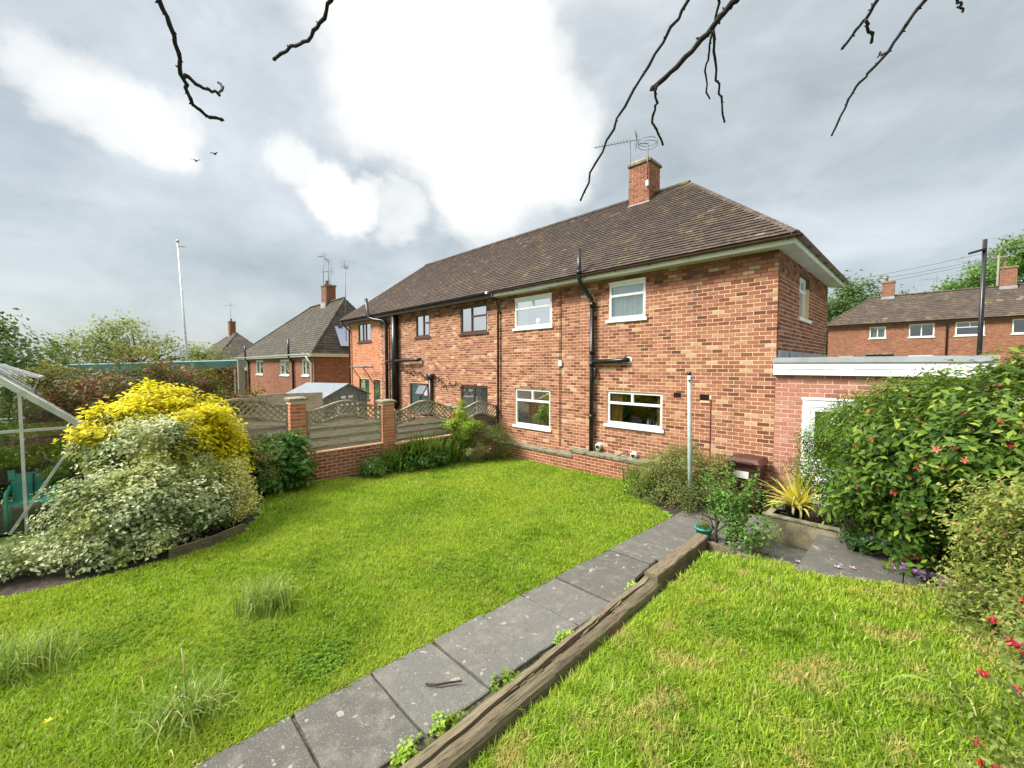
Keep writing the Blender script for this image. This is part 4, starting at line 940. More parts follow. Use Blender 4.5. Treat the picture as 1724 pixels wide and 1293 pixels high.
#PART2
# ------------------------------------------------------------------ left side of the garden
LZ = lambda x, y: lawn_z(x, y) - .02
shrub('variegated_euonymus', 'sprawling cream and green variegated euonymus spilling over the lawn edge', 'shrub', (-6.3, -9.0, .05),
      [((-6.0, -9.2, .62), (.82, .72, .60)), ((-6.6, -8.95, 1.05), (.66, .68, .66)), ((-5.8, -8.55, .58), (.56, .52, .48)), ((-5.85, -9.95, .24), (.55, .55, .24)), ((-5.3, -9.25, .32), (.34, .52, .26)), ((-6.95, -9.1, 1.30), (.40, .36, .44)), ((-5.95, -8.18, .34), (.36, .30, .28)), ((-6.35, -8.85, 1.05), (.55, .48, .48))],
      2300, 15, .058, 'variegated', 101, 30, .014, spread=.062, aspect=.62, ns=120, sr=.15, zmin=lambda x, y: lawn_z(x, y) + .05 * (x > -5.2), up=.9, droop=.15, flat=.6)
shrub('pale_gold_shrub', 'pale cream-yellow shrub at the lawn edge below the bright yellow one', 'shrub', (-6.1, -7.75, .0),
      [((-6.2, -7.95, .55), (.36, .30, .34)), ((-5.88, -7.92, .34), (.24, .22, .20)), ((-6.5, -7.9, .75), (.26, .26, .26))], 520, 15, .055, 'goldpale', 103, 10, .01, spread=.07, aspect=.5, zmin=LZ, up=.7)
shrub('golden_shrub', 'tall rounded bright yellow shrub behind the variegated euonymus', 'shrub', (-7.3, -8.5, .0),
      [((-7.25, -8.40, 1.30), (.68, .70, .70)), ((-7.35, -8.1, 1.0), (.58, .54, .66)), ((-7.4, -8.9, 1.60), (.56, .52, .46)), ((-7.05, -7.98, .75), (.42, .38, .46)), ((-7.6, -8.75, 1.82), (.46, .5, .42)), ((-7.5, -9.25, 1.52), (.46, .38, .38))],
      2300, 15, .085, 'gold', 105, 22, .016, spread=.085, aspect=.6, zmin=LZ, up=1.0, flat=.5)
shrub('red_flowering_shrub', 'bronze-leaved shrub with crimson flowers behind the greenhouse and yellow shrub', 'shrub', (-10.8, -9.3, -.1),
      [((-10.7, -8.9, 1.98), (1.0, 1.0, .72)), ((-10.9, -8.0, 1.88), (.8, .8, .62)), ((-10.9, -9.9, 2.0), (.9, .8, .62)), ((-10.4, -7.35, 1.65), (.55, .55, .5)), ((-11.0, -9.2, 1.1), (1.0, 1.6, .9)), ((-10.6, -6.9, 1.45), (.35, .35, .35))],
      1500, 14, .10, 'bronze', 107, 26, .02, spread=.11, aspect=.45, fl=[(150, 'open', ('crimson', 'coral', 'redpetal'), .14, 108)], up=.5)
shrub('gold_green_shrub', 'wispy gold-green shrub between the yellow shrub and the hydrangea', 'shrub', (-7.75, -7.2, -.05),
      [((-7.75, -7.3, .70), (.34, .36, .50)), ((-7.6, -7.05, .50), (.38, .36, .42)), ((-7.8, -7.15, 1.02), (.14, .16, .22))], 640, 14, .04, 'olive', 109, 14, .008, spread=.07, aspect=.4, tonebias=.2, zmin=LZ)
t, P, Nn = shrub('hydrangea', 'dark green broad-leaved bush against the brick pillar and fence', 'shrub', (-7.7, -6.6, -.05),
      [((-7.7, -6.85, .58), (.34, .38, .46)), ((-7.6, -6.5, .48), (.32, .32, .38)), ((-7.65, -7.1, .4), (.32, .28, .36)), ((-7.75, -6.55, .82), (.22, .22, .24))], 430, 10, .125, 'midgreen', 111, 18, .012, spread=.085, aspect=.6, zmin=LZ, up=.6, tonebias=-.05,
      fl=[(16, 'open', ('whitepetal', 'pinkpetal'), .06, 112)])
# iris and daylily clump along the fence foot
t = thing('iris_clump', 'clump of long arching green strap leaves under the fence', 'plant', (-7.75, -3.5, -.12))
for i, (x, y, n, L) in enumerate(((-7.7, -4.55, 60, .62), (-7.8, -4.1, 70, .78), (-7.7, -3.6, 80, .9), (-7.65, -3.15, 90, 1.0), (-7.6, -2.7, 80, .95), (-7.8, -3.35, 90, 1.05), (-7.5, -2.3, 60, .8))):
    blades('b', (x, y, lawn_z(x, y)), n, L, .042, 'blade', 120 + i, t, .6, .16, .62, az=(-.6, 1.3), tones=(.1, 1.))
shrub('ground_cover_plant', 'low leafy plant with a few pale flowers in front of the iris leaves', 'plant', (-7.6, -4.4, -.1),
      [((-7.55, -4.75, .10), (.30, .32, .26)), ((-7.5, -4.3, .10), (.28, .35, .24)), ((-7.5, -3.6, .05), (.3, .4, .2)), ((-7.45, -2.95, .05), (.26, .4, .2))], 330, 11, .07, 'midgreen', 131, 0, spread=.06, aspect=.55, zmin=LZ, fl=[(14, 'open', ('whitepetal',), .05, 133)])
shrub('yellow_conifer', 'small lime-yellow shrub with tiered sprays in front of the fence', 'shrub', (-7.55, -1.95, -.15),
      [((-7.6, -1.9, 1.28), (.16, .17, .3)), ((-7.55, -1.95, .92), (.42, .46, .17)), ((-7.5, -2.25, .82), (.3, .35, .12)), ((-7.55, -1.55, .80), (.28, .32, .14)), ((-7.55, -1.9, .6), (.3, .3, .28))], 420, 14, .06, 'limegreen', 135, 10, .012, spread=.07, aspect=.5, tonebias=.38, zmin=LZ, up=.8, flat=.6)
shrub('round_shrub', 'rounded olive and reddish small-leaved shrub in the corner by the house wall', 'shrub', (-7.3, -1.2, -.18),
      [((-7.25, -1.15, .22), (.48, .62, .42)), ((-7.1, -.8, .28), (.40, .42, .42)), ((-7.3, -1.7, .12), (.36, .36, .3)), ((-7.25, -1.0, .45), (.3, .35, .3))], 900, 16, .035, 'olive', 137, 16, .008, spread=.07, aspect=.5, zmin=LZ)
# timber edging of the left bed
def edging():
    pts = [(-4.94, -8.85), (-5.10, -8.35), (-5.40, -7.90)]
    for i, ((x0, y0), (x1, y1)) in enumerate(zip(pts, pts[1:])):
        m = MB(); z0, z1 = lawn_z(x0, y0), lawn_z(x1, y1)
        m.beam((x0, y0, z0 + .05), (x1, y1, z1 + .05), .035, .15); o = m.build('edging_board', 'edging')
        tag(o, ['mossy edging board at the lawn edge, nearer the greenhouse', 'edging board below the pale yellow branches at the far corner of the bed'][i], 'edging', 'edging boards of the left bed')
edging()

# greenhouse: aluminium frame, gable end towards the garden
def greenhouse():
    P0 = np.array([-9.42, -9.74, 0]); e = np.array([0., 1., 0]); n = np.array([1., 0, 0])
    T = lambda a, b, c: P0 + e * a - n * b + np.array([0, 0, c])       # a along the gable (0 = right eave), b into the greenhouse
    g = thing('greenhouse', 'aluminium framed greenhouse with glass roof at the edge of the lawn', 'greenhouse', tuple(T(-1.27, 0, -.4)))
    W, D, ez, rz, bz = 2.54, 2.6, 1.46, 2.65, -.40
    def bar(p, q, w=.045, h=.045, name='frame_bar'): return MB().beam(T(*p), T(*q), w, h, (0.1, 0.05, 1) if abs(p[2] - q[2]) < 1e-3 or abs(p[0] - q[0]) + abs(p[1] - q[1]) > .01 else (1, 0, 0)).build(name, 'alu', g)
    for b in (0, D):
        bar((0, b, bz), (0, b, ez)); bar((-W, b, bz), (-W, b, ez)); bar((0, b, ez), (-W / 2, b, rz), .07, .10, 'gable_rafter'); bar((-W, b, ez), (-W / 2, b, rz), .07, .10, 'gable_rafter'); bar((.02, b, ez), (-W, b, ez))
        for a in (-.78, -1.76): bar((a, b, bz), (a, b, 2.12))
    bar((-.04, -.02, ez - .12), (-.98, -.02, -.40), .03, .04, 'diagonal_brace')
    for a in (0, -W): bar((a, 0, ez), (a, D, ez), .06, .06, 'eave_gutter'); bar((a, 0, bz), (a, D, bz))
    bar((-W / 2, 0, rz), (-W / 2, D, rz), .07, .07, 'ridge_bar')
    for i in range(1, 5):
        b = D * i / 5
        for a in (0, -W): bar((a, b, ez), (-W / 2, b, rz), .045, .05, 'glazing_bar'); bar((a, b, bz), (a, b, ez), .03, .03)
    for i in range(5):
        b0, b1 = D * i / 5 + .02, D * (i + 1) / 5 - .02
        for a in (0, -W):
            q = MB(); q.add([T(a, b0, ez), T(a, b1, ez), T(-W / 2, b1, rz), T(-W / 2, b0, rz)], [(0, 1, 2, 3)]); q.build('roof_pane', 'roofglass', g)
            q = MB(); q.add([T(a, b0, bz), T(a, b1, bz), T(a, b1, ez), T(a, b0, ez)], [(0, 1, 2, 3)]); q.build('pane', 'ghglass', g)
    zr = lambda a: ez + (rz - ez) * min(-a, W + a) / (W / 2)
    for a0, a1 in ((-.02, -.76), (-.80, -1.74), (-1.78, -2.52)):
        q = MB(); q.add([T(a0, 0, bz), T(a1, 0, bz), T(a1, 0, ez - .02), T(a0, 0, ez - .02)], [(0, 1, 2, 3)]); q.build('pane', 'ghglass', g)
        pts = [(a0, ez + .02), (a1, ez + .02), (a1, zr(a1) - .04)] + ([(-W / 2, rz - .05)] if a0 > -W / 2 > a1 else []) + [(a0, zr(a0) - .04)]
        q = MB(); q.add([T(a, 0, z) for a, z in pts], [tuple(range(len(pts)))]); q.build('gable_pane', 'ghglass', g)
    MB().beam(T(-.58, .35, 2.42), T(-1.27, .35, 2.74), .05, .04).beam(T(-.58, 1.15, 2.42), T(-1.27, 1.15, 2.74), .05, .04).beam(T(-.58, .35, 2.42), T(-.58, 1.15, 2.42), .05, .04).beam(T(-.72, .75, 2.02), T(-.60, .75, 2.41), .02, .02).build('roof_vent', 'alu', g)
    q = MB(); q.add([T(-1.27, .35, 2.74), T(-1.27, 1.15, 2.74), T(-.58, 1.15, 2.42), T(-.58, .35, 2.42)], [(0, 1, 2, 3)]); q.build('vent_pane', 'roofglass', g)
    fl = MB(); fl.add([T(0, 0, -.38), T(0, D, -.38), T(-W, D, -.38), T(-W, 0, -.38)], [(0, 1, 2, 3)]); fl.build('floor', 'soil', g)
    # potted growth inside
    for i, (a, b, z, s) in enumerate(((-.30, .8, .85, .32), (-.6, 1.6, .8, .45), (-1.3, 1.9, 1.0, .5), (-1.9, 1.3, .9, .4), (-2.1, 2.1, 1.0, .45))):
        base = T(a, b, -.38)
        t, P, Nn = shrub('tomato_plant', ['bright green leafy plant inside the greenhouse near its corner', 'dark leafy plant in the middle of the greenhouse', 'tall dark plant at the back of the greenhouse', 'leafy plant by the far side of the greenhouse', 'rear leafy plant against the far greenhouse glass'][i], 'plant', tuple(base),
            [(T(a, b, z), (s * .8, s * .8, s)), (T(a, b, z * .5), (s * .6, s * .6, s * .8))], 150, 9, .13, 'limegreen' if i == 0 else 'midgreen', 150 + i, 6, .01, spread=.08, group='plants in the greenhouse')
    # potting bench
    t = thing('potting_bench', 'wooden bench with pale top inside the greenhouse', 'bench', tuple(T(-1.75, .8, 0)))
    MB().add([T(-1.3, .3, .62), T(-2.4, .3, .62), T(-2.4, 1.3, .62), T(-1.3, 1.3, .62), T(-1.3, .3, .66), T(-2.4, .3, .66), T(-2.4, 1.3, .66), T(-1.3, 1.3, .66)], FACES) or None
    q = MB(); q.add([T(-1.3, .3, .62), T(-2.4, .3, .62), T(-2.4, 1.3, .62), T(-1.3, 1.3, .62), T(-1.3, .3, .66), T(-2.4, .3, .66), T(-2.4, 1.3, .66), T(-1.3, 1.3, .66)], FACES); q.build('top', 'postwood', t)
    for a, b in ((-1.35, .35), (-2.35, .35), (-1.35, 1.25), (-2.35, 1.25)): MB().beam(T(a, b, -.38), T(a, b, .62), .05, .05, (1, 0, 0)).build('leg', 'postwood', t)
    for z in (.25, .42): MB().beam(T(-1.32, .33, z), T(-2.38, .33, z), .02, .08).build('rail', 'postwood', t)
    # plastic garden chair
    c = thing('garden_chair', 'teal plastic garden chair just inside the greenhouse gable', 'chair', tuple(T(-.85, .55, 0)))
    cx, cb = -.74, .42
    K = lambda a, b, z: T(cx + a, cb + b, z - .38)
    def panel(pts, th, nm):
        m = MB(); P = [K(*q) for q in pts]; off = np.array([0, 0, th]); m.add([*P, *[p + off for p in P]], FACES); return m.build(nm, 'teal', c)
    m = MB(); s = .27
    P = [K(-s, .28, .44), K(s, .28, .44), K(s + .02, .42, .92), K(-s - .02, .42, .92)]; o = [-n * -.03 for _ in P]; m.add([*P, *[p - n * .03 for p in P]], FACES); m.build('backrest', 'teal', c)
    for a in (-s, s): MB().beam(K(a, .38, .82), K(a * 1.05, .43, 1.0), .09, .03, (1, 0, 0)).build('back_ear', 'teal', c)
    panel([(-s, -.2, .42), (s, -.2, .42), (s, .3, .41), (-s, .3, .41)], .03, 'seat')
    for a in (-s - .03, s + .03):
        m = MB(); m.tube([K(a, -.2, .0), K(a, -.18, .40), K(a, -.15, .62), K(a, -.05, .66), K(a, .3, .66), K(a, .36, .72)], [.03, .03, .03, .032, .032, .025], 7); m.build('armrest', 'teal', c, True)
        m = MB(); m.tube([K(a, .36, .0), K(a, .30, .42)], .028, 7); m.build('leg', 'teal', c, True)
    MB().add([K(-.05, .25, .5), K(.05, .25, .5), K(.05, .38, .9), K(-.05, .38, .9)], [(0, 1, 2, 3)]) or None
    m = MB(); m.beam(K(0, .27, .5), K(0, .395, .9), .09, .01, (0, 1, .3)); m.build('back_slot', 'black', c)
greenhouse()

shrub('dark_hedge', 'dark overgrown hedge behind the greenhouse glass', 'hedge', (-13.2, -11.5, -.6), [((-13.3, -10.6, .7), (.9, 1.2, 1.1)), ((-13.3, -12.2, .8), (.9, 1.3, 1.2)), ((-13.0, -13.8, .8), (.9, 1.3, 1.2)), ((-13.2, -9.4, .4), (.8, .9, .9))], 900, 14, .11, 'darkgreen', 159, 14, .02, spread=.12)
# ------------------------------------------------------------------ right side of the garden
shrub('flowering_bush', 'broad olive bush with a few mauve flowers around the clothes post', 'shrub', (-1.8, -.9, -.1),
      [((-2.0, -.75, .22), (.50, .48, .45)), ((-1.4, -.7, .38), (.60, .5, .52)), ((-.95, -.85, .32), (.42, .36, .46)), ((-1.75, -1.3, .08), (.46, .42, .38)), ((-1.1, -1.35, .15), (.46, .45, .40)), ((-1.35, -.9, .62), (.5, .4, .27)), ((-.70, -1.0, .42), (.28, .22, .42)), ((-.55, -1.1, .25), (.24, .2, .3))],
      1500, 16, .042, 'olive', 201, 34, .008, spread=.075, aspect=.55, zmin=LZ, up=.7, fl=[(5, 'open', ('purple',), .06, 203), (8, 'open', ('coral',), .05, 204)])
shrub('bright_leaf_plant', 'small fresh green plant at the lawn corner of the olive bush', 'plant', (-2.35, -1.15, -.15), [((-2.3, -1.2, -.02), (.26, .28, .2)), ((-2.05, -1.5, -.02), (.2, .22, .16))], 110, 10, .06, 'limegreen', 205, 0, spread=.05, aspect=.6, zmin=LZ)
t = thing('daylily', 'fountain of narrow green leaves at the end of the brick ledge', 'plant', (-2.65, -.7, -.12))
blades('b', (-2.65, -.7, lawn_z(-2.65, -.7)), 120, .62, .022, 'blade', 207, t, .75, .10, .8, tones=(.4, 1.))
# clothes post
def clothes_post():
    x, y = -1.07, -1.45
    t = thing('clothes_post', 'pale green metal clothes post with black cap standing in the olive bush', 'post', (x, y, -.1))
    MB().tube([(x + .05, y, -.1), (x + .015, y, 1.0), (x - .02, y, 2.46)], [.042, .040, .038], 12).build('pole', 'postgreen', t, True)
    MB().tube([(x - .02, y, 2.455), (x - .021, y, 2.53)], [.036, .036], 12).build('cap', 'black', t, True)
    MB().tube([(x - .17, y + .02, 2.415), (x + .10, y - .03, 2.425)], .012, 6).build('hook_bar', 'steel', t, True); MB().tube([(x - .02, y - .04, 2.36), (x + .06, y - .07, 2.39)], .014, 6).build('bolt', 'steel', t, True)
clothes_post()
def wheelie_bin():
    x0, x1, y0, y1, z0, z1 = -.62, -.08, -.70, -.12, -.14, .78
    t = thing('wheelie_bin', 'brown wheelie bin standing against the house wall behind the sapling', 'bin', ((x0 + x1) / 2, -.4, z0))
    m = MB(); i = .06; m.hexa([(x0 + i, y0 + i, z0 + .03), (x1 - i, y0 + i, z0 + .03), (x1 - i, y1 - i, z0 + .03), (x0 + i, y1 - i, z0 + .03), (x0, y0, z1), (x1, y0, z1), (x1, y1, z1), (x0, y1, z1)]); m.build('body', 'binbrown', t)
    MB().box(x0 - .02, x1 + .02, y0 - .025, y1 + .01, z1 - .06, z1 - .005).build('rim', 'binbrown', t)
    m = MB(); m.hexa([(x0 - .03, y0 - .05, z1 + .004), (x1 + .03, y0 - .05, z1 + .004), (x1 + .03, y1 + .03, z1 + .004), (x0 - .03, y1 + .03, z1 + .004), (x0 + .02, y0 + .02, z1 + .075), (x1 - .02, y0 + .02, z1 + .075), (x1 - .02, y1 - .02, z1 + .06), (x0 + .02, y1 - .02, z1 + .06)]); m.build('lid', 'binbrown', t)
    MB().box(x0 + .07, x1 - .07, y0 - .09, y0 - .05, z1 + .0, z1 + .03).build('handle', 'binbrown', t)
    for x in (x0 + .02, x1 - .06):
        MB().tube([(x, y1 - .02, z0 + .1), (x + .04, y1 - .02, z0 + .1)], .1, 14).build('wheel', 'black', t)
    MB().box(x0 + .12, x1 - .16, y0 - .004, y0 + .02, z1 - .30, z1 - .17).build('label_patch', 'cream', t)
    MB().box(x1 - .12, x1 - .05, y0 - .004, y0 + .02, z1 - .24, z1 - .15).build('lock_slot', 'black', t)
wheelie_bin()

# sleepers
def sleeper(name, label, a, b, w, h, cracked, seed, zt0, zt1, yawed=0.):
    """weathered railway sleeper from a to b (x, y), top heights zt0..zt1"""
    r = random.Random(seed); t = thing(name, label, 'sleeper', ((a[0] + b[0]) / 2, (a[1] + b[1]) / 2, zt0 - h), 'timber sleepers of the retaining edge')
    A, B = np.array([*a, 0.]), np.array([*b, 0.]); d = B - A; L = np.linalg.norm(d); d /= L; s = np.array([d[1], -d[0], 0]); k = 48
    def strip(prof, nm, c0=0., c1=1., wob=.006, mat='sleeper'):
        m = MB(); vs = []
        for i in range(k + 1):
            q = c0 + (c1 - c0) * i / k; z = zt0 + (zt1 - zt0) * q
            wv = [.004 * math.sin(q * L * 7 + seed) + .004 * math.sin(q * L * 17 + 1.3 * seed)]
            for j, (o, hh) in enumerate(prof(q) if callable(prof) else prof): vs.append(A + d * L * q + s * (o + wv[0] + r.uniform(-.0015, .0015)) + np.array([0, 0, z + hh + r.uniform(-.002, .002)]))
        n = len(prof(0) if callable(prof) else prof)
        fs = [(i * n + j, i * n + (j + 1) % n, (i + 1) * n + (j + 1) % n, (i + 1) * n + j) for i in range(k) for j in range(n)] + [tuple(range(n)), tuple(k * n + j for j in range(n - 1, -1, -1))]
        m.add(vs, fs); return m.build(nm, mat, t)
    if cracked:
        def gap(q): return .005 + .042 * max(0, math.sin(math.pi * min(1, max(0, (q - .12) / .9)))) ** 1.5 * (.6 + .4 * math.sin(q * 9))
        cen = lambda q: -.008 + .012 * math.sin(q * 5) + .02 * (q - .5)
        strip(lambda q: [(-w / 2 + .012, -h), (-w / 2, -.03), (-w / 2 + .012, -.004), (cen(q) - gap(q), 0), (cen(q) - gap(q) * .6, -.09), (cen(q), -h)], 'left_half')
        strip(lambda q: [(cen(q) + .001, -h), (cen(q) + .002, -.10), (cen(q) + gap(q), -.004), (w / 2 - .035, -.004 - .03 * q), (w / 2 - .008, -.028 - .03 * q), (w / 2, -.065 - .03 * q), (w / 2 - .005, -h)], 'split_half')
        m = MB()
        for i in range(14):
            q = r.uniform(.55, .98); p = A + d * L * q + s * (cen(q) + r.uniform(-.02, .02)) + np.array([0, 0, zt0 + (zt1 - zt0) * q - .012]); m.beam(p, p + d * r.uniform(.1, .25) + s * r.uniform(-.02, .02) + np.array([0, 0, r.uniform(-.01, .02)]), .006, .004)
        m.build('splinter', 'sleeper', t)
    else: strip([(-w / 2 + .01, -h), (-w / 2, -.012), (-w / 2 + .012, 0), (w / 2 - .012, 0), (w / 2, -.012), (w / 2 - .003, -h)], 'beam')
    return t
sleeper('timber_sleeper', 'long split weathered sleeper running beside the slab path', (.13, -11.2), (-.10, -4.78), .19, .30, True, 3, .26, .145)
sleeper('timber_sleeper', 'short squared sleeper at the far end of the retaining edge', (-.105, -4.86), (-.16, -3.12), .165, .25, False, 5, .20, .145)
o = MB().beam((-.06, -3.14, .0), (1.0, -3.25, -.03), .10, .13); tag(o.build('timber_board', 'sleeper'), 'low half-buried board across the top of the paving by the sapling', 'board')
o = MB(); o.beam((-.22, -5.0, .12), (-.23, -4.45, .16), .03, .05); tag(o.build('dark_offcut', 'black'), 'short black strip lying against the sleeper joint', 'offcut')
o = MB(); p = np.array([-.62, -7.62, .11]); o.tube([p, p + (.08, .06, .008), p + (.13, .15, .004), p + (.19, .22, .010)], [.008, .010, .009, .006], 7); tag(o.build('stick', 'bark', None, True), 'short brown stick lying on the path slabs', 'stick')
# weeds in the joint beside the sleeper
for i, (x, y, lab) in enumerate(((-.20, -6.35, 'clover weed growing between slab and sleeper at mid path'), (-.20, -7.15, 'small dark weed by the path slab next to the stick'), (-.19, -7.72, 'trailing weed in the gap at the near end of the path'), (-.17, -8.0, 'nearest tuft of yellow-green weed by the sleeper'), (-.24, -4.95, 'bright weed by the black strip at the sleeper joint'))):
    z = lawn_z(x, y); shrub('weed', lab, 'weed', (x, y, z), [((x, y, z + .02), (.07, .13, .05))], 26, 5, .035, 'limegreen', 220 + i, 0, spread=.02, aspect=.8, zmin=LZ, up=1.2, group='weeds along the path', tonebias=.3 if i != 1 else -.1)

# sapling by the sleeper end
def sapling():
    b = np.array([-.02, -2.95, -.06]); t = thing('sapling', 'sparse young shrub with dark twisted stem by the end of the sleepers', 'shrub', tuple(b)); r = np.random.default_rng(231); m = MB()
    tips = []
    main = [b, b + (-.03, .02, .22), b + (-.02, .03, .38), b + (-.10, .08, .52), b + (-.16, .12, .78)]
    m.tube(main, [.026, .022, .02, .015, .007], 7)
    ends = [(-.55, -.05, .35), (-.70, -.15, .42), (-.48, .25, .62), (-.22, .15, 1.0), (.1, .25, 1.02), (.35, .3, .95), (.52, .25, .72), (.18, .05, .62), (.28, -.1, .42), (.0, .1, .82), (.42, .15, 1.12), (-.05, .2, .58), (.3, .25, .62), (.55, -.05, .28), (.7, -.05, .33), (.45, -.1, .16)]
    for e in ends:
        e = np.array(e); s = np.array(main[r.integers(1, 4)]) if e[0] < .1 else b + np.array([.1, .05, .05]); q = b + e; mid = (s + q) / 2 + r.normal(0, .05, 3) + (0, 0, .05); m.tube([s, mid, q], [.010, .007, .003], 5)
        for j in range(5):
            a = mid + (q - mid) * r.uniform(-.4, 1); c = a + r.normal(0, .11, 3) + (0, 0, .05); m.tube([a, (a + c) / 2 + r.normal(0, .01, 3), c], [.004, .003, .0015], 4); tips.append((c, e[0] > -.4)); tips.append(((a + c) / 2, e[0] > -.4))
        tips.append((q, e[0] > -.4))
    m.build('stem', 'bark', t, True); C = np.array([p for p, ok in tips if ok]); n = len(C) * 17
    Q = np.repeat(C, 17, 0) + r.normal(0, .05, (n, 3)); V, F = leaf_arrays(Q, r.normal(0, .6, (n, 3)) + (0, 0, .8), .058 * r.uniform(.6, 1.2, n), .62, r=r); tn = np.clip(r.normal(.72, .22, n), 0, 1)
    link('foliage', bigmesh('foliage', V, F, np.concatenate([tn, tn]), 'midgreen'), t)
sapling()
def pot(name, label, c, r0, r1, h, mat, seed, plant=None):
    t = thing(name, label, 'pot', c); MB().lathe(c, [(r0 * .2, .0), (r0, 0), (r1, h), (r1 + .012, h), (r1 + .012, h + .03), (r1 - .008, h + .03), (r1 - .012, h - .03), (.001, h - .04)], 18).build('pot', mat, t, True); 
    if plant: foliage('p', [((c[0], c[1], c[2] + h + .06), (r1 * .9, r1 * .9, .09))], 30, 6, .05, plant, t, seed, spread=.03, part='plant')
    return t
pot('teal_pot', 'small teal plant pot behind the sleeper end', (-.27, -2.80, -.09), .08, .12, .19, 'teal', 241, 'olive')
# concrete planter
def planter():
    t = thing('concrete_planter', 'mossy concrete raised bed edge holding potted plants beside the big flowering bush', 'planter', (1.0, -1.6, -.12))
    MB().box(.36, 2.45, -2.06, -1.97, -.12, .30).build('front_panel', 'concrete', t); MB().box(.34, .43, -1.965, -.75, -.12, .29).build('side_panel', 'concrete', t)
    MB().box(.335, 2.45, -2.075, -1.96, .302, .325).build('coping', 'coping', t); MB().box(.44, 2.44, -1.96, -.6, -.1, .22).build('soil', 'soil', t)
planter()
def step():
    t = thing('concrete_step', 'raised grey concrete slabs stepping up below the flowering bush', 'step', (1.7, -3.1, 0))
    for i, (x0, x1) in enumerate(((1.08, 1.98), (1.99, 2.42))):
        m = MB(); z = .22; m.hexa([(x0, -3.58 + .1 * i, -.1), (x1, -3.50 + .1 * i, -.1), (x1, -2.2, -.1), (x0, -2.2, -.1), (x0, -3.60 + .1 * i, z), (x1, -3.50 + .1 * i, z), (x1, -2.2, z + .03), (x0, -2.2, z + .03)], .25); m.build('slab', 'slab', t)
step()
t = thing('yellow_yucca', 'spiky golden-leaved yucca in a black pot on the planter', 'plant', (.78, -1.62, .22))
MB().lathe((.72, -1.75, .22), [(.10, 0), (.14, .22), (.155, .22), (.155, .25), (.13, .25), (.125, .18), (.001, .17)], 16).build('pot', 'black', t, True)
blades('b', (.72, -1.75, .42), 90, .66, .05, 'yucca', 251, t, 1.9, .03, .14, k=6, part='foliage', tones=(.3, 1.)); blades('b', (.72, -1.75, .42), 14, .6, .03, 'straw', 252, t, 1.25, .03, 1.1, k=7, part='dead_leaf')
pot('black_bowl_pot', 'shallow black pot with seedlings at the corner of the planter', (.52, -1.45, .22), .11, .17, .08, 'black', 253, 'limegreen')

# big bush: weigela with crimson flowers, individual large leaves on the near side
def big_bush():
    b = (2.3, -2.6, .2)
    blobs = [((2.25, -2.72, 1.35), (.80, .60, .76)), ((1.85, -2.30, 1.20), (.55, .55, .68)), ((2.8, -2.95, 1.58), (.95, .68, .85)), ((2.6, -2.45, 1.88), (1.0, .8, .75)), ((3.3, -3.2, 1.7), (.9, .8, .9)), ((2.05, -2.5, .85), (.42, .34, .40)), ((2.75, -2.9, 1.0), (.55, .4, .42)), ((3.4, -2.6, 2.05), (.9, .8, .75)), ((2.1, -2.2, 1.85), (.58, .58, .48))]
    t = thing('flowering_weigela', 'huge green bush with crimson flowers rising above the step at the garden edge', 'shrub', b)
    _, P, Nn = foliage('x', blobs, 2600, 10, .10, 'weigela', t, 261, spread=.085, aspect=.46, up=.7, droop=.5, zmin=.25); stems(t, b, P, 40, 262, .014)
    flowers(t, P + Nn * .05, Nn, 150, 'open', ('crimson', 'coral', 'redpetal'), .08, 263)
    # large single leaves on the side one sees
    r = np.random.default_rng(264); d = CAM - P; dist = np.linalg.norm(d, axis=1); ok = np.where(np.sum(Nn * d, 1) / dist > .25)[0]; ok = ok[np.argsort(dist[ok])][:420]; ok = r.choice(ok, 290, replace=False); lib = []
    for k in range(6):
        m = MB(); tn = .30 + .1 * k; L, w, f = 1., .23, .06 + .02 * (k % 3); pts = [(0, 0, 0)]
        m.add([(0, 0, 0), (-w * .8, .3, f), (-w, .55, f - .02), (-w * .45, .82, f - .1), (0, 1, -.16), (w * .45, .82, f - .1), (w, .55, f - .02), (w * .8, .3, f), (0, .3, 0), (0, .55, -.02), (0, .82, -.09)],
              [(0, 8, 1), (1, 8, 9, 2), (2, 9, 10, 3), (3, 10, 4), (0, 7, 8), (8, 7, 6, 9), (9, 6, 5, 10), (10, 5, 4)], tn); lib.append(m.mesh('leaf', 'weigela'))
    for i in ok:
        o = bpy.data.objects.new('leaf', lib[r.integers(6)]); COL.objects.link(o); o.parent = t; o.matrix_parent_inverse = inv(t)
        nrm = Vector(Nn[i] + np.array([0, 0, .9]) + r.normal(0, .25, 3)).normalized()
        o.matrix_basis = Matrix.Translation(P[i] + Nn[i] * .05) @ nrm.to_track_quat('Z', 'Y').to_matrix().to_4x4() @ Matrix.Rotation(r.uniform(0, 6.28), 4, 'Z') @ Matrix.Scale(r.uniform(.075, .12), 4)
big_bush()
shrub('white_flowering_bush', 'fine-leaved green bush with tiny white flowers covering the extension door', 'shrub', (1.15, -1.5, .1),
      [((1.05, -1.5, 1.08), (.38, .36, .55)), ((1.45, -1.4, 1.55), (.50, .48, .56)), ((1.2, -1.45, 1.45), (.36, .38, .46)), ((1.8, -1.5, 1.8), (.6, .5, .5)), ((2.1, -1.4, 2.1), (.5, .4, .4))], 2300, 16, .042, 'whiteflowerleaf', 271, 24, .008, spread=.07, aspect=.42, up=.5, fl=[(60, 'open', ('whitepetal',), .03, 272)])
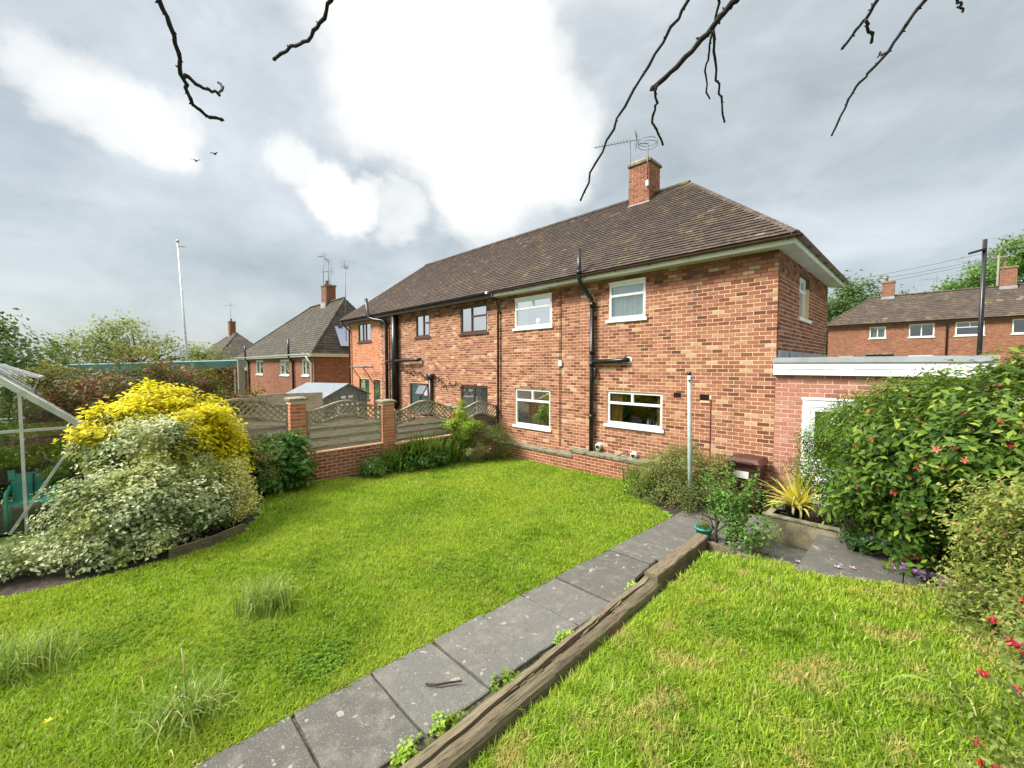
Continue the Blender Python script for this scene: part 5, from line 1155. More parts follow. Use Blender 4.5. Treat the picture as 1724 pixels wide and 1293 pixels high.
t, P, Nn = shrub('rhododendron', 'glossy whorled-leaf rhododendron with a few lilac flowers low beside the step', 'shrub', (1.55, -2.5, .2),
      [((1.58, -2.3, .55), (.36, .34, .36)), ((1.85, -2.45, .50), (.38, .30, .32)), ((2.2, -2.62, .48), (.36, .26, .28)), ((1.5, -2.0, .90), (.36, .34, .36))], 300, 9, .11, 'darkgreen', 275, 14, .012, spread=.03, aspect=.3, zmin=.24, up=.9, tonebias=.1, fl=[(26, 'open', ('pinkpetal', 'purple'), .05, 276, 'flower', True, lambda p: p[2] < .55)])
# fallen and trailing mauve petals along the step
t = thing('trailing_campanula', 'band of small purple flowers spilling over the concrete slabs', 'plant', (2.05, -2.75, .24))
r_ = np.random.default_rng(281); Pp = (lambda q: np.stack([1.92 + q * .42 + r_.normal(0, .05, 90), -2.80 - q * .28 + r_.normal(0, .05, 90), np.full(90, .275) + r_.random(90) * .07], 1))(r_.random(90)); flowers(t, Pp, np.tile([0, -.6, 1.], (90, 1)), 80, 'open', ('purple', 'purple', 'pinkpetal'), .06, 282)
foliage('c', [((2.1, -2.85, .25), (.30, .18, .05))], 50, 7, .03, 'darkgreen', t, 283, spread=.03, zmin=.245)
for i, (x, y, lab) in enumerate(((1.42, -3.2, 'pink fallen blossom on the concrete step'), (.95, -2.75, 'pale fallen petal on the dark paving below the step'), (1.55, -3.1, 'second pink fallen blossom on the step, nearer the bush'))):
    o = link('fallen_blossom', flower_mesh('open', 'pinkpetal')); o.location = (x, y, .235 if x > 1.1 else lawn_z(x, y) + .01); o.scale = (.09,) * 3; tag(o, lab, 'blossom', 'fallen blossoms')
shrub('spirea', 'golden pink-tipped spirea mound at the edge of the upper lawn', 'shrub', (2.9, -4.4, .45),
      [((2.78, -4.1, 1.15), (.46, .45, .52)), ((3.0, -4.45, 1.38), (.52, .5, .5)), ((2.68, -4.3, .82), (.36, .36, .38)), ((3.1, -4.9, 1.0), (.5, .5, .5)), ((2.55, -3.95, .62), (.28, .28, .28)), ((2.9, -4.2, .75), (.5, .5, .4))], 1300, 15, .045, 'spirea', 285, 26, .007, spread=.065, aspect=.45, zmin=.3, up=.7, fl=[(14, 'open', ('coral', 'redpetal'), .05, 286)])
shrub('fuchsia', 'loose fuchsia with hanging red bell flowers at the corner of the upper lawn', 'shrub', (2.85, -6.4, .45),
      [((2.70, -5.95, 1.12), (.40, .42, .40)), ((2.66, -5.3, .95), (.30, .34, .30)), ((2.75, -6.6, .95), (.40, .45, .45)), ((2.6, -5.8, .72), (.32, .32, .3)), ((2.62, -6.9, .62), (.34, .34, .3)), ((2.95, -6.3, 1.2), (.4, .5, .35)), ((2.42, -5.95, 1.08), (.24, .30, .26)), ((2.48, -5.85, .62), (.24, .28, .22))], 430, 9, .038, 'fuchsia', 291, 70, .004, spread=.07, aspect=.5, zmin=.4, up=.7, fl=[(85, 'bell', ('redpetal', 'redpetal', 'crimson'), 1.1, 292)])
t = thing('couch_grass', 'long pale grass blades among the fuchsia branches', 'grass', (2.55, -5.4, .45)); blades('b', (2.55, -5.4, .45), 9, .6, .018, 'tuft', 295, t, 1.1, .12, .9, k=7)

# grass tufts and weeds on the lower lawn
def tuft(label, x, y, n, L, seed, dead=8, spread=.07, lean=.6, w=.008):
    z = lawn_z(x, y) - .01; t = thing('grass_tuft', label, 'grass tuft', (x, y, z), 'coarse tufts on the lawn'); blades('b', (x, y, z), n, L, w, 'tuft', seed, t, lean, spread, .7, part='blade'); 
    if dead: blades('b', (x, y, z), dead, L * 1.5, w * .6, 'straw', seed + 1, t, lean * 1.1, spread * .5, .8, part='dead_blade', az=(.6, .5))
tuft('coarse grass tuft with bleached stalks leaning over the middle of the lawn', -2.75, -8.25, 420, .34, 301, 14, .13)
tuft('ragged tuft with a tall pale stalk near the path', -1.55, -9.05, 320, .28, 303, 16, .14, .8)
tuft('loose grass tuft at the lawn edge below the greenhouse', -3.05, -9.95, 380, .34, 305, 8, .15)
t = thing('plantain_weed', 'tall pale weed stalk with seed head on the lawn', 'weed', (-1.85, -9.0, .12)); z = .12
m = MB(); m.tube([(-1.85, -9.0, z), (-1.86, -9.0, z + .2), (-1.90, -9.01, z + .34)], [.008, .006, .004], 6); m.lathe((-1.90, -9.01, z + .34), [(.001, 0), (.01, .006), (.007, .016), (.001, .02)], 6); m.build('stalk', 'straw', t, True); blades('b', (-1.85, -9.0, z), 6, .14, .012, 'straw', 307, t, 1.1, .01, 1.)
o = link('dandelion', flower_mesh('open', 'yellowpetal')); o.location = (-2.05, -9.72, lawn_z(-2.05, -9.72) + .07); o.scale = (.05,) * 3; tag(o, 'single yellow flower at the left edge of the lawn', 'flower')

# ------------------------------------------------------------------ neighbours' garden and background
def far_house(name, label, x0, x1, y0, y1, z0, ez, rx0, rx1, rz, wins, mat='brick_far', tile='tile_far', chim=(), fasc='white', side_r=True, seed=70, vents=(), pipes=(), loc=None, gauge=.2, win_mat='white', bricks=True, doors=()):
    h = thing(name, label, 'house', ((x0 + x1) / 2, (y0 + y1) / 2, z0)); T = frame((0, y0, 0), (1, 0, 0), (0, -1, 0)); TS = frame((x1, 0, 0), (0, 1, 0), (1, 0, 0))
    op = [w[:4] for w in wins]; tn = lambda t, r: min(1, max(0, r.gauss(.5, .25)))
    brick_wall(h, T, x0, x1, z0, ez, op, mat=mat, mortar='mortar_far', seed=seed, tones=tn)
    if side_r: s = brick_wall(h, TS, y0 + .001, y1, z0, ez, (), mat=mat, mortar='mortar_far', seed=seed + 1, tones=tn); s.name = 'side_wall'
    else: MB().box(x1 - .1, x1, y0, y1, z0, ez).build('side_wall', mat, h)
    MB().box(x0, x0 + .1, y0 + .1, y1, z0, ez).box(x0 + .1, x1 - .1, y1 - .1, y1, z0, ez).build('back_wall', mat, h)
    for w in wins: window(h, T, *w[:4], fmat=win_mat, split=w[4] if len(w) > 4 else TWO_OVER_ONE, sill='cream' if win_mat == 'white' else 'brownf', recess=.05, net=[(0, 1)] if len(w) > 5 and w[5] else None, fw=.07, sill_out=.06)
    e = .3; E0, E1, F0, F1 = x0 - e, x1 + e, y0 - e, y1 + e; ym = (y0 + y1) / 2
    MB().box(E0, E1, F0, y0, ez - .02, ez).box(x1, E1, y0, F1, ez - .02, ez).build('soffit', fasc, h); MB().box(E0, E1, F0 - .02, F0, ez - .03, ez + .12).box(E1, E1 + .02, F0, F1, ez - .03, ez + .12).build('fascia', fasc, h)
    gm = 'white' if fasc == 'white' else 'black'; gutter(h, (E0, F0 - .07, ez + .14), (E1, F0 - .07, ez + .14), gm, .06); gutter(h, (E1 + .07, F0, ez + .14), (E1 + .07, F1, ez + .14), gm, .06)
    dz = rz - ez - .12; sl = math.hypot(ym - F0, dz)
    r1 = roof_slope(h, (E0, F0, ez + .12), (E1, F0, ez + .12), (0, ym - F0, dz), sl, (rx0 - E0) / sl, (E1 - rx1) / sl, mat=tile, gauge=gauge, tw=.3, seed=seed + 2)
    s2 = math.hypot(E1 - rx1, dz); r2 = roof_slope(h, (E1, F0, ez + .12), (E1, F1, ez + .12), (rx1 - E1, 0, dz), s2, (ym - F0) / s2, (F1 - ym) / s2, mat=tile, gauge=gauge, tw=.3, seed=seed + 3); r2.name = 'hip_roof'
    s3 = math.hypot(rx0 - E0, dz); r3 = roof_slope(h, (E0, F1, ez + .12), (E0, F0, ez + .12), (rx0 - E0, 0, dz), s3, (F1 - ym) / s3, (ym - F0) / s3, mat=tile, gauge=gauge, tw=.3, seed=seed + 4); r3.name = 'far_hip_roof'
    r4 = roof_slope(h, (E1, F1, ez + .12), (E0, F1, ez + .12), (0, ym - F1, dz), sl, (E1 - rx1) / sl, (rx0 - E0) / sl, mat=tile, gauge=gauge, tw=.3, seed=seed + 5); r4.name = 'back_roof'
    ridge_tiles(r1, (rx0, ym, rz + .04), (rx1, ym, rz + .04), tile); ridge_tiles(r1, (E1, F0, ez + .14), (rx1, ym, rz + .02), tile, .1, .3, 'hip_tile'); ridge_tiles(r1, (E0, F0, ez + .14), (rx0, ym, rz + .02), tile, .1, .3, 'hip_tile')
    for cx, hh, pots in chim:
        c = brick_wall(h, frame((cx - .4, ym - .35, 0), (1, 0, 0), (0, -1, 0)), 0, .8, rz - .5, rz + hh, mat='brick_far', mortar='mortar_grey', seed=seed + 6); c.name = 'chimney'
        MB().box(cx - .4, cx + .4, ym - .249, ym + .4, rz - .5, rz + hh - .004).build('chimney_stack', 'brick_far', c)
        MB().box(cx - .45, cx + .45, ym - .4, ym + .45, rz + hh, rz + hh + .12).build('chimney_cap', 'coping', c); MB().box(cx - .45, cx + .45, ym - .40, ym - .36, rz - .45, rz - .05).build('lead_flashing', 'lead', c)
        for i in range(pots): MB().lathe((cx - .15 + .32 * i, ym, rz + hh + .12), [(.13, 0), (.11, .3), (.13, .32), (.13, .36), (.09, .36), (.09, .1)], 10).build('chimney_pot', 'pot', c, True)
    for x, zt in vents: MB().tube([(x, y0 - .1, z0 + .2), (x, y0 - .1, ez - .3), (x, F0 - .05, ez), (x, F0 - .05, zt)], .07, 8).build('soil_pipe', 'black', h, True)
    for x, mt in pipes: MB().tube([(x, y0 - .07, z0), (x, y0 - .07, ez - .45), (x - .1, F0 - .05, ez)], .05, 8).build('downpipe', mt, h, True)
    return h, (ym, rz)
CAS = [(0, .5, 0, 1), (.5, 1, 0, 1)]
def yagi(name, label, mast, h, boom, az, parent=None, n=9, style='yagi', tilt=0.):
    t = thing(name, label, 'aerial', tuple(mast), 'television aerials'); b = np.array(mast, float); top = b + (0, 0, h); MB().tube([b, top], .022, 6).build('mast', 'steel', t, True)
    d = np.array([math.cos(az), math.sin(az), tilt]); s = np.array([-math.sin(az), math.cos(az), 0]); m = MB(); m.tube([top - d * .25, top + d * boom], .012, 5); 
    for i in range(n):
        p = top + d * (boom * i / n); L = .17 - .006 * i; m.tube([p - s * L, p + s * L], .005, 4)
    m.build('boom', 'steel', t); m = MB()
    for j in range(6):
        zz = (j - 2.5) * .09; p = top - d * (.22 - abs(zz) * .25) + (0, 0, zz); m.tube([p - s * .26, p + s * .26], .005, 4)
    m.tube([top - d * .2 + (0, 0, -.26), top - d * .22, top - d * .2 + (0, 0, .26)], .008, 4); m.build('reflector', 'steel', t); return t
# aerials on the near chimney
t = yagi('tv_aerial', 'long television aerial on the left of the near chimney, pointing left', (-4.82, 2.75, 7.75), 2.05, 1.15, math.radians(205), n=12)
MB().tube([(-4.84, 2.75, 7.85), (-4.62, 2.7, 7.88)], .02, 5).tube([(-4.84, 2.75, 8.2), (-4.62, 2.7, 8.22)], .02, 5).tube([(-4.83, 2.74, 7.75), (-4.74, 2.70, 7.62), (-4.66, 2.68, 7.7)], .012, 5).build('bracket', 'steel', t, True)
t = thing('loop_aerial', 'circular radio aerial on a short mast over the chimney corner', 'aerial', (-3.95, 2.22, 8.15), 'television aerials'); x, y = -3.93, 2.22
MB().tube([(x, y, 8.15), (x, y, 9.22)], .018, 6).build('mast', 'steel', t, True)
for z in (9.15, 9.25): MB().tube([(x + .27 * math.cos(a), y + .27 * math.sin(a), z) for a in np.linspace(.3, 2 * math.pi - .1, 26)], .009, 5).build('ring', 'steel', t, True)
MB().tube([(x, y, 9.2), (x - .2, y - .17, 9.2)], .014, 5).tube([(x - .2, y - .17, 9.15), (x - .2, y - .17, 9.5)], .008, 5).tube([(x + .24, y + .1, 9.15), (x + .24, y + .1, 9.32)], .008, 5).build('element', 'steel', t, True)
MB().box(-3.975, -3.90, 2.20, 2.27, 7.98, 8.14).build('junction_box', 'cream', t)

h, _ = far_house('brick_house', 'red brick house with white gutters and solar panel beyond the grey shed', -45.5, -24.3, -.4, 5.2, -2.3, 3.22, -33.0, -26.4, 7.3,
    [(-26.5, -25.2, 2.0, 3.05, CAS, 1), (-31.3, -29.2, 1.95, 3.05, CAS, 1), (-38.2, -36.0, 1.9, 3.05, CAS, 1), (-43, -41.5, 1.9, 3.05, CAS, 1)], chim=((-29.3, 1.15, 1),), vents=((-28.0, 4.4), (-40.3, 4.4)), pipes=((-24.6, 'white'),), seed=80)
T_ = lambda a, b, c: np.array([-24.0 - a * .62, b, 3.55 + a * .80 + c])
m = MB(); P = [T_(.25, 1.2, .10), T_(.25, 3.6, .10), T_(2.2, 3.6, .10), T_(2.2, 1.2, .10)]; m.add([*P, *[p + (.05, 0, .05) for p in P]], FACES); m.build('solar_panel', 'solar', h)
yagi('tv_aerial', 'tall television aerial mast rising in front of the neighbouring hipped roof', (-20.9, .2, 4.0), 4.2, .8, R(150)); 
for i, (x, y, z, hh, b, a, lab) in enumerate(((-29.9, 2.3, 8.2, 2.6, .5, 200, 'leftmost aerial on the chimney beyond the shed'), (-29.2, 2.4, 8.4, 1.9, 1.0, 330, 'middle aerial with long boom on the chimney beyond the shed'), (-28.9, 2.4, 8.4, 1.15, .9, 200, 'lowest aerial on the chimney beyond the shed'))): yagi('tv_aerial', lab, (x, y, z), hh, b, R(a))
far_house('brick_house', 'farther brick house with mossy roof and square chimney behind the teal roofed shed', -76, -56, -.9, 6.3, -3, 2.6, -65.6, -61.6, 6.9, [(-60, -58, 1.2, 2.2, CAS, 1)], chim=((-64.6, 1.6, 1),), seed=90, gauge=.3, side_r=False)
yagi('tv_aerial', 'television aerial on the farthest chimney', (-64.4, 2.6, 8.4), 2.4, 1.6, R(200))
# teal roofed shed
def teal_shed():
    t = thing('teal_shed', 'long low shed with teal fascia and weatherboards in a neighbouring garden', 'shed', (-31, -6, -1.9))
    m = MB(); m.hexa([(-34, -12.5, 2.28), (-29.6, -12.5, 2.20), (-29.6, -2.9, 2.52), (-34, -2.9, 2.6), (-34, -12.5, 2.66), (-29.6, -12.5, 2.6), (-29.6, -2.9, 2.98), (-34, -2.9, 3.06)]); m.build('roof', 'tealroof', t)
    z = -1.8
    while z < 2.2: MB().hexa([(-29.98, -12.3, z), (-29.90, -12.3, z), (-29.90, -5.5, z), (-29.98, -5.5, z), (-29.98, -12.3, z + .22), (-29.95, -12.3, z + .22), (-29.95, -5.5, z + .22), (-29.98, -5.5, z + .22)]).build('weatherboard', 'tealpaint', t); z += .205
    MB().box(-30.0, -29.86, -5.52, -5.38, -1.8, 2.3).build('corner_post', 'tealpaint', t)
    T = frame((-33.5, 0, 0), (0, 1, 0), (1, 0, 0)); brick_wall(t, T, -5.4, -2.0, -1.8, 2.3, (), mat='brick_far', mortar='mortar_grey', seed=95)
    window(t, frame((-31.2, 0, 0), (0, 1, 0), (1, 0, 0)), -5.2, -4.4, .9, 2.0, fmat='white', split=CAS, room=False); 
    MB().box(-33.4, -33.3, -2.9, -2.8, -1.8, 2.4).build('corner_post_rear', 'white', t)
teal_shed()
def metal_shed():
    t = thing('metal_shed', 'small grey ribbed metal shed with pale roof behind the fence', 'shed', (-13.6, -3.2, -.8)); o = np.array([-13.1, -3.9, 0]); e = np.array([-.42, .907, 0]); n = np.array([.907, .42, 0])
    T = lambda a, b, c: o + e * a - n * b + np.array([0, 0, c]); W, D, ez, rz = 2.3, 1.9, 1.50, 1.90
    for a in np.arange(0, W - .01, .115):
        if .62 < a < 1.75: continue
        MB().add([T(a + .01, .0, -.8), T(a + .105, .0, -.8), T(a + .105, .0, ez + .2 * (1 - abs(a - W / 2) / W * 2)), T(a + .01, 0, ez + .2 * (1 - abs(a - W / 2) / W * 2))], [(0, 1, 2, 3)]) or None
        m = MB(); m.beam(T(a + .057, .0, -.8), T(a + .057, .0, ez - .02), .10, .03, n); m.build('rib_panel', 'shed', t)
    MB().add([T(0, .02, -.8), T(W, .02, -.8), T(W, .02, ez), T(W / 2, .02, rz), T(0, .02, ez)], [(0, 1, 2, 3, 4)]) or None
    m = MB(); m.add([T(0, .02, -.8), T(W, .02, -.8), T(W, .02, ez), T(W / 2, .02, rz), T(0, .02, ez)], [(0, 1, 2, 3, 4)]); m.add([T(0, .02, -.8), T(0, D, -.8), T(0, D, ez), T(0, .02, ez)], [(0, 1, 2, 3)]); m.add([T(W, .02, -.8), T(W, D, -.8), T(W, D, ez), T(W, .02, ez)], [(0, 1, 2, 3)]); m.build('wall', 'shed', t)
    for a in (0, W):
        s = -1 if a == 0 else 1; m = MB(); P = [T(a + s * .1, -.12, ez - .04), T(a + s * .1, D + .1, ez - .04), T(W / 2, D + .1, rz + .03), T(W / 2, -.12, rz + .03)]; m.add([*P, *[p + (0, 0, .035) for p in P]], FACES); m.build('roof_panel', 'shedroof', t)
    for a0, a1 in ((.62, .70), (1.67, 1.75)): MB().beam(T((a0 + a1) / 2, -.03, -.8), T((a0 + a1) / 2, -.03, 1.12), .08, .05, n).build('door_post', 'white', t)
    MB().beam(T(.62, -.03, 1.15), T(1.75, -.03, 1.15), .05, .08).build('door_head', 'white', t); MB().beam(T(1.185, -.015, -.8), T(1.185, -.015, 1.12), .95, .02, n).build('door', 'brown' if False else 'shed', t)
    for a in (.95, 1.33): MB().beam(T(a - .12, -.03, 1.44), T(a + .12, -.03, 1.44), .02, .1).build('vent', 'white', t)
metal_shed()
o = MB(); o.beam((-15.5, -5.9, -1.2), (-15.56, -5.91, 2.87), .19, .19, (1, 0, 0)); tag(o.build('wooden_post', 'postwood'), 'thick weathered wooden post beyond the fence', 'post')
t = thing('boarded_fence', 'low weathered board fence and hedge line beyond the near lattice panel', 'fence', (-12, -6, 0)); 
for i in range(6): MB().box(-12.05, -12.0, -7.6 + i * .55, -7.06 + i * .55, -.6, 1.78 - .01 * (i % 3)).build('board', 'fence', t)
t = thing('flagpole', 'tall slim pale flagpole leaning slightly, far beyond the garden', 'flagpole', (-36, -5.1, -2)); MB().tube([(-35.7, -5.1, -2), (-36.6, -5.5, 11.6)], [.09, .055], 8).build('pole', 'alu', t, True); MB().lathe((-36.6, -5.5, 11.6), [(.001, 0), (.12, .05), (.12, .16), (.001, .22)], 8).build('finial', 'alu', t, True); MB().beam((-36.6, -5.5, 11.35), (-36.3, -5.1, 11.3), .08, .08).build('truck', 'alu', t)
# trees on the left
tree('leafy_tree', 'dark green tree at the left edge behind the greenhouse', (-19, -12.5, -1.6), 6, [((-18.6, -12.0, 2.2), (1.7, 1.7, 1.5)), ((-19.2, -13.4, 3.2), (1.9, 1.9, 1.5)), ((-18.2, -11.2, 1.5), (1.3, 1.3, 1.1)), ((-18.3, -12.6, 1.4), (1.6, 1.6, 1.2))], 700, 14, .2, 'treegreen', 401, .18, spread=.22, aspect=.5)
tree('pale_tree', 'pale yellow-green airy tree behind the teal roof', (-46, -8.0, -2), 7, [((-46, -8.2, 4.2), (2.6, 2.8, 2.0)), ((-46, -6.0, 3.6), (2.2, 2.2, 1.8)), ((-46, -10.5, 3.6), (2.2, 2.2, 1.6)), ((-45, -3.6, 2.9), (2.0, 2.0, 1.5)), ((-46, -7.8, 5.4), (1.8, 2.0, 1.2))], 700, 10, .3, 'paletree', 403, .3, spread=.3, aspect=.5, shell=.5)
shrub('garden_hedge', 'pale green feathery hedge in front of the recessed brick wall', 'hedge', (-26, -4.0, -1.2), [((-26, -4.6, .2), (.8, 1.0, 1.1)), ((-26, -3.4, .1), (.8, .9, 1.0))], 260, 14, .10, 'limegreen', 405, 8, .02, spread=.12, aspect=.25)

# ------------------------------------------------------------------ houses across the road, on the right
far_house('brick_house', 'long brick terrace with brown hipped roof across the road', -4.4, 20, 37, 43.2, 1.0, 6.05, -1.9, 17, 8.75,
    [(-1.6, -.55, 4.95, 5.92, CAS, 1), (.82, 2.27, 4.92, 5.95, [(0, .5, 0, 1), (.5, 1, 0, 1)], 0), (3.38, 4.86, 4.92, 5.95, [(0, .5, .62, 1), (.5, 1, .62, 1), (0, 1, 0, .62)], 0), (6.15, 7.9, 4.92, 5.95, CAS, 0), (.85, 2.3, 2.2, 3.48, CAS, 0), (-3.6, -2.6, 2.3, 3.46, CAS, 0)],
    chim=((-.68, 1.15, 1), (6.1, 1.3, 1)), fasc='brownf', seed=100, tile='tile', gauge=.26, side_r=False, pipes=((2.95, 'black'),))
t = thing('door_canopy', 'flat porch canopy over a doorway of the terrace across the road', 'canopy', (-.95, 36.6, 3.5)); MB().box(-1.8, -.1, 36.2, 36.95, 3.56, 3.68).build('slab', 'coping', t)
for x in (-1.7, -.2): MB().beam((x, 36.9, 3.1), (x, 36.3, 3.55), .05, .05).build('bracket', 'brown', t)
MB().box(-1.4, -.4, 36.93, 36.98, 1.0, 3.4).build('door', 'brownf', t)
t = thing('street_lamp', 'tall black street lamp post in front of the terrace', 'street lamp', (3.12, 8.9, .0)); MB().tube([(3.12, 8.9, -.3), (3.12, 8.9, 3), (3.12, 8.9, 6.3)], [.075, .06, .05], 10).build('pole', 'black', t, True)
m = MB(); m.beam((3.14, 8.88, 6.02), (2.82, 8.72, 5.92), .1, .06); m.build('lamp_head', 'black', t)
def garage_far():
    t = thing('small_garage', 'small pitched-roof garage beyond the bush at the right edge', 'garage', (5.4, 13, .3)); 
    MB().box(4.9, 8.0, 12.5, 17, .2, 3.0).build('wall', 'brick_far', t); MB().box(4.75, 8.2, 12.35, 12.45, 2.86, 3.06).build('fascia', 'white', t)
    m = MB(); P = [(4.75, 12.3, 3.07), (8.2, 12.3, 3.07), (8.2, 15, 4.1), (4.75, 15, 4.1)]; P = [np.array(p) for p in P]; m.add([*P, *[p + (0, 0, .1) for p in P]], FACES); m.build('roof', 'tile_far', t)
garage_far()
tree('leafy_tree', 'dark tree between the main house and the terrace across the road', (-4.5, 56, 1), 10, [((-5.0, 55, 9.4), (2.6, 3.0, 3.2)), ((-3.0, 56, 8.4), (2.4, 2.6, 3.0)), ((-7.2, 55, 6.5), (2.6, 2.6, 3.6))], 800, 14, .45, 'treegreen', 411, .35, spread=.45)
tree('leafy_tree', 'bright green tree rising behind the right end of the terrace roof', (10.5, 87, 1), 18, [((10.8, 87.5, 17.5), (3.2, 3, 3.6)), ((7.6, 85, 15.3), (3.4, 3, 2.4)), ((14, 87, 17), (4, 5, 5)), ((9.5, 86, 13), (4.5, 4, 4)), ((5.0, 84, 13.6), (2.6, 3, 1.6))], 1200, 14, .5, 'midgreen', 413, .5, spread=.5, tonebias=.12)
t = thing('telegraph_pole', 'slim telegraph pole beside the far tree', 'pole', (8.3, 79, 1)); MB().tube([(8.3, 79, 1), (8.3, 79, 17.8)], [.14, .11], 8).build('pole', 'postwood', t, True); MB().beam((7.5, 79, 17.6), (9.1, 79, 17.6), .14, .14).build('cross_arm', 'postwood', t)
for i, (a, b, sag, lab) in enumerate((((-8, 70, 14.2), (8.3, 79, 17.5), .3, 'lowest overhead wire above the terrace roof'), ((-8, 70, 14.9), (7.7, 79, 17.7), .3, 'middle overhead wire above the terrace roof'), ((-8, 70, 15.2), (14, 86, 20.8), .3, 'highest overhead wire sloping up to the right'))):
    a, b = np.array(a, float), np.array(b, float); m = MB(); m.tube([a + (b - a) * q - (0, 0, 4 * sag * q * (1 - q)) for q in np.linspace(0, 1, 14)], .032, 4); tag(m.build('overhead_wire', 'steel'), lab, 'wire', 'overhead wires')
yagi('tv_aerial', 'small television aerial on the terrace roof', (2.1, 40.3, 8.6), 1.3, .9, R(190))

# ------------------------------------------------------------------ bare fruit tree overhead: trunk behind the viewer, twigs hanging into view
def overhead_tree():
    t = thing('bare_tree', 'dark bare knobbly twigs of a fruit tree hanging from above', 'tree', (3.6, -12.2, .4)); r = np.random.default_rng(501)
    trunk = [(3.6, -12.2, .2), (3.55, -12.1, 1.6), (3.4, -11.9, 3.0), (3.0, -11.4, 4.4)]; MB().tube(trunk, [.13, .11, .10, .07], 10).build('trunk', 'bark', t, True)
    def twig(pts, r0, r1, hub, name='branch'):
        P = [np.array(q) for q in pts]; Q = [P[0]]
        for a, b in zip(P, P[1:]):
            for q in (.33, .66, 1.): Q.append(a + (b - a) * q + r.normal(0, .0035, 3))
        if hub is not None:
            h = np.array(hub, float); pre = [h, (h * .55 + P[0] * .45) + (0, 0, .16), P[0] + (P[0] - P[1]) * .35]; Q = pre + Q; rad = [r0 * 2.2, r0 * 1.6, r0 * 1.1] + list(np.linspace(r0, r1, len(Q) - 3))
        else: rad = list(np.linspace(r0, r1, len(Q)))
        m = MB(); rad = [q * .74 * (1 + .10 * math.sin(i * 2.3)) for i, q in enumerate(rad)]; r1 *= .7; m.tube(Q, rad, 8)
        st = 3 if hub is not None else 0
        for i in range(st, len(Q) - 1):                      # buds and spur scars
            if r.random() < .85:
                c = Q[i] + (Q[i + 1] - Q[i]) * r.random(); d = r.normal(size=3); d /= np.linalg.norm(d); m.tube([c, c + d * rad[i] * 1.2, c + d * rad[i] * 1.9], [rad[i] * .6, rad[i] * .45, rad[i] * .12], 5)
        e = Q[-1]; d = (Q[-1] - Q[-2]); d /= np.linalg.norm(d); m.tube([e, e + d * r1 * 1.5, e + d * r1 * 3], [r1, r1 * 1.4, r1 * .3], 6); m.build(name, 'twig', t, True)
    H = [(2.2, -10.4, 4.55), (2.6, -10.6, 4.7), (2.9, -10.2, 4.6)]
    twig([(0.302, -9.185, 3.852), (0.277, -9.157, 3.803), (0.247, -9.134, 3.741), (0.212, -9.116, 3.687), (0.167, -9.106, 3.667), (0.135, -9.083, 3.644), (0.118, -9.045, 3.624), (0.111, -8.994, 3.630)], .0105, .008, H[0]); twig([(0.356, -9.131, 3.613), (0.333, -9.098, 3.609), (0.315, -9.060, 3.609), (0.292, -9.024, 3.627), (0.248, -9.009, 3.674), (0.191, -9.006, 3.728)], .0085, .005, None)
    twig([(0.542, -8.717, 3.986), (0.482, -8.724, 3.955), (0.414, -8.737, 3.931), (0.349, -8.747, 3.924), (0.266, -8.774, 3.931), (0.181, -8.804, 3.930)], .0095, .0085, H[0])
    twig([(1.457, -7.785, 3.986), (1.398, -7.793, 3.915), (1.322, -7.819, 3.810), (1.242, -7.853, 3.675), (1.174, -7.872, 3.561), (1.109, -7.889, 3.445), (1.061, -7.887, 3.353)], .0085, .0055, H[1])
    twig([(1.634, -7.827, 3.852), (1.583, -7.825, 3.828), (1.523, -7.831, 3.783), (1.450, -7.853, 3.721), (1.382, -7.867, 3.684)], .013, .011, H[1]); twig([(1.456, -8.012, 3.582), (1.434, -7.979, 3.552), (1.410, -7.948, 3.532), (1.401, -7.902, 3.505), (1.396, -7.852, 3.471)], .006, .005, None)
    twig([(1.574, -7.815, 3.897), (1.553, -7.781, 3.870), (1.529, -7.750, 3.835), (1.503, -7.723, 3.784), (1.485, -7.687, 3.746), (1.481, -7.637, 3.693)], .006, .004, H[1]); twig([(1.564, -7.831, 3.796), (1.554, -7.787, 3.749), (1.547, -7.741, 3.690), (1.543, -7.691, 3.641), (1.540, -7.640, 3.583)], .0065, .0045, None)
    twig([(1.930, -7.155, 4.075), (1.899, -7.131, 4.039), (1.861, -7.114, 4.020), (1.822, -7.099, 3.988)], .009, .007, H[2]); twig([(1.900, -7.191, 3.996), (1.905, -7.128, 3.992), (1.915, -7.061, 3.986)], .008, .007, None)
    twig([(2.065, -7.166, 3.986), (2.015, -7.163, 3.928), (1.967, -7.159, 3.860), (1.912, -7.162, 3.802), (1.871, -7.148, 3.778), (1.837, -7.129, 3.721), (1.800, -7.115, 3.635)], .0085, .005, H[2]); twig([(1.968, -7.233, 3.813), (1.951, -7.191, 3.844), (1.934, -7.150, 3.869)], .006, .003, None)
    twig([(2.147, -7.082, 3.986), (2.156, -7.015, 4.002), (2.164, -6.948, 4.016)], .006, .005, H[2])
    for h in H: MB().tube([trunk[-1], (np.array(trunk[-1]) + h) / 2 + (0, 0, .1), h], [.06, .04, .024], 8).build('limb', 'bark', t, True)
overhead_tree()
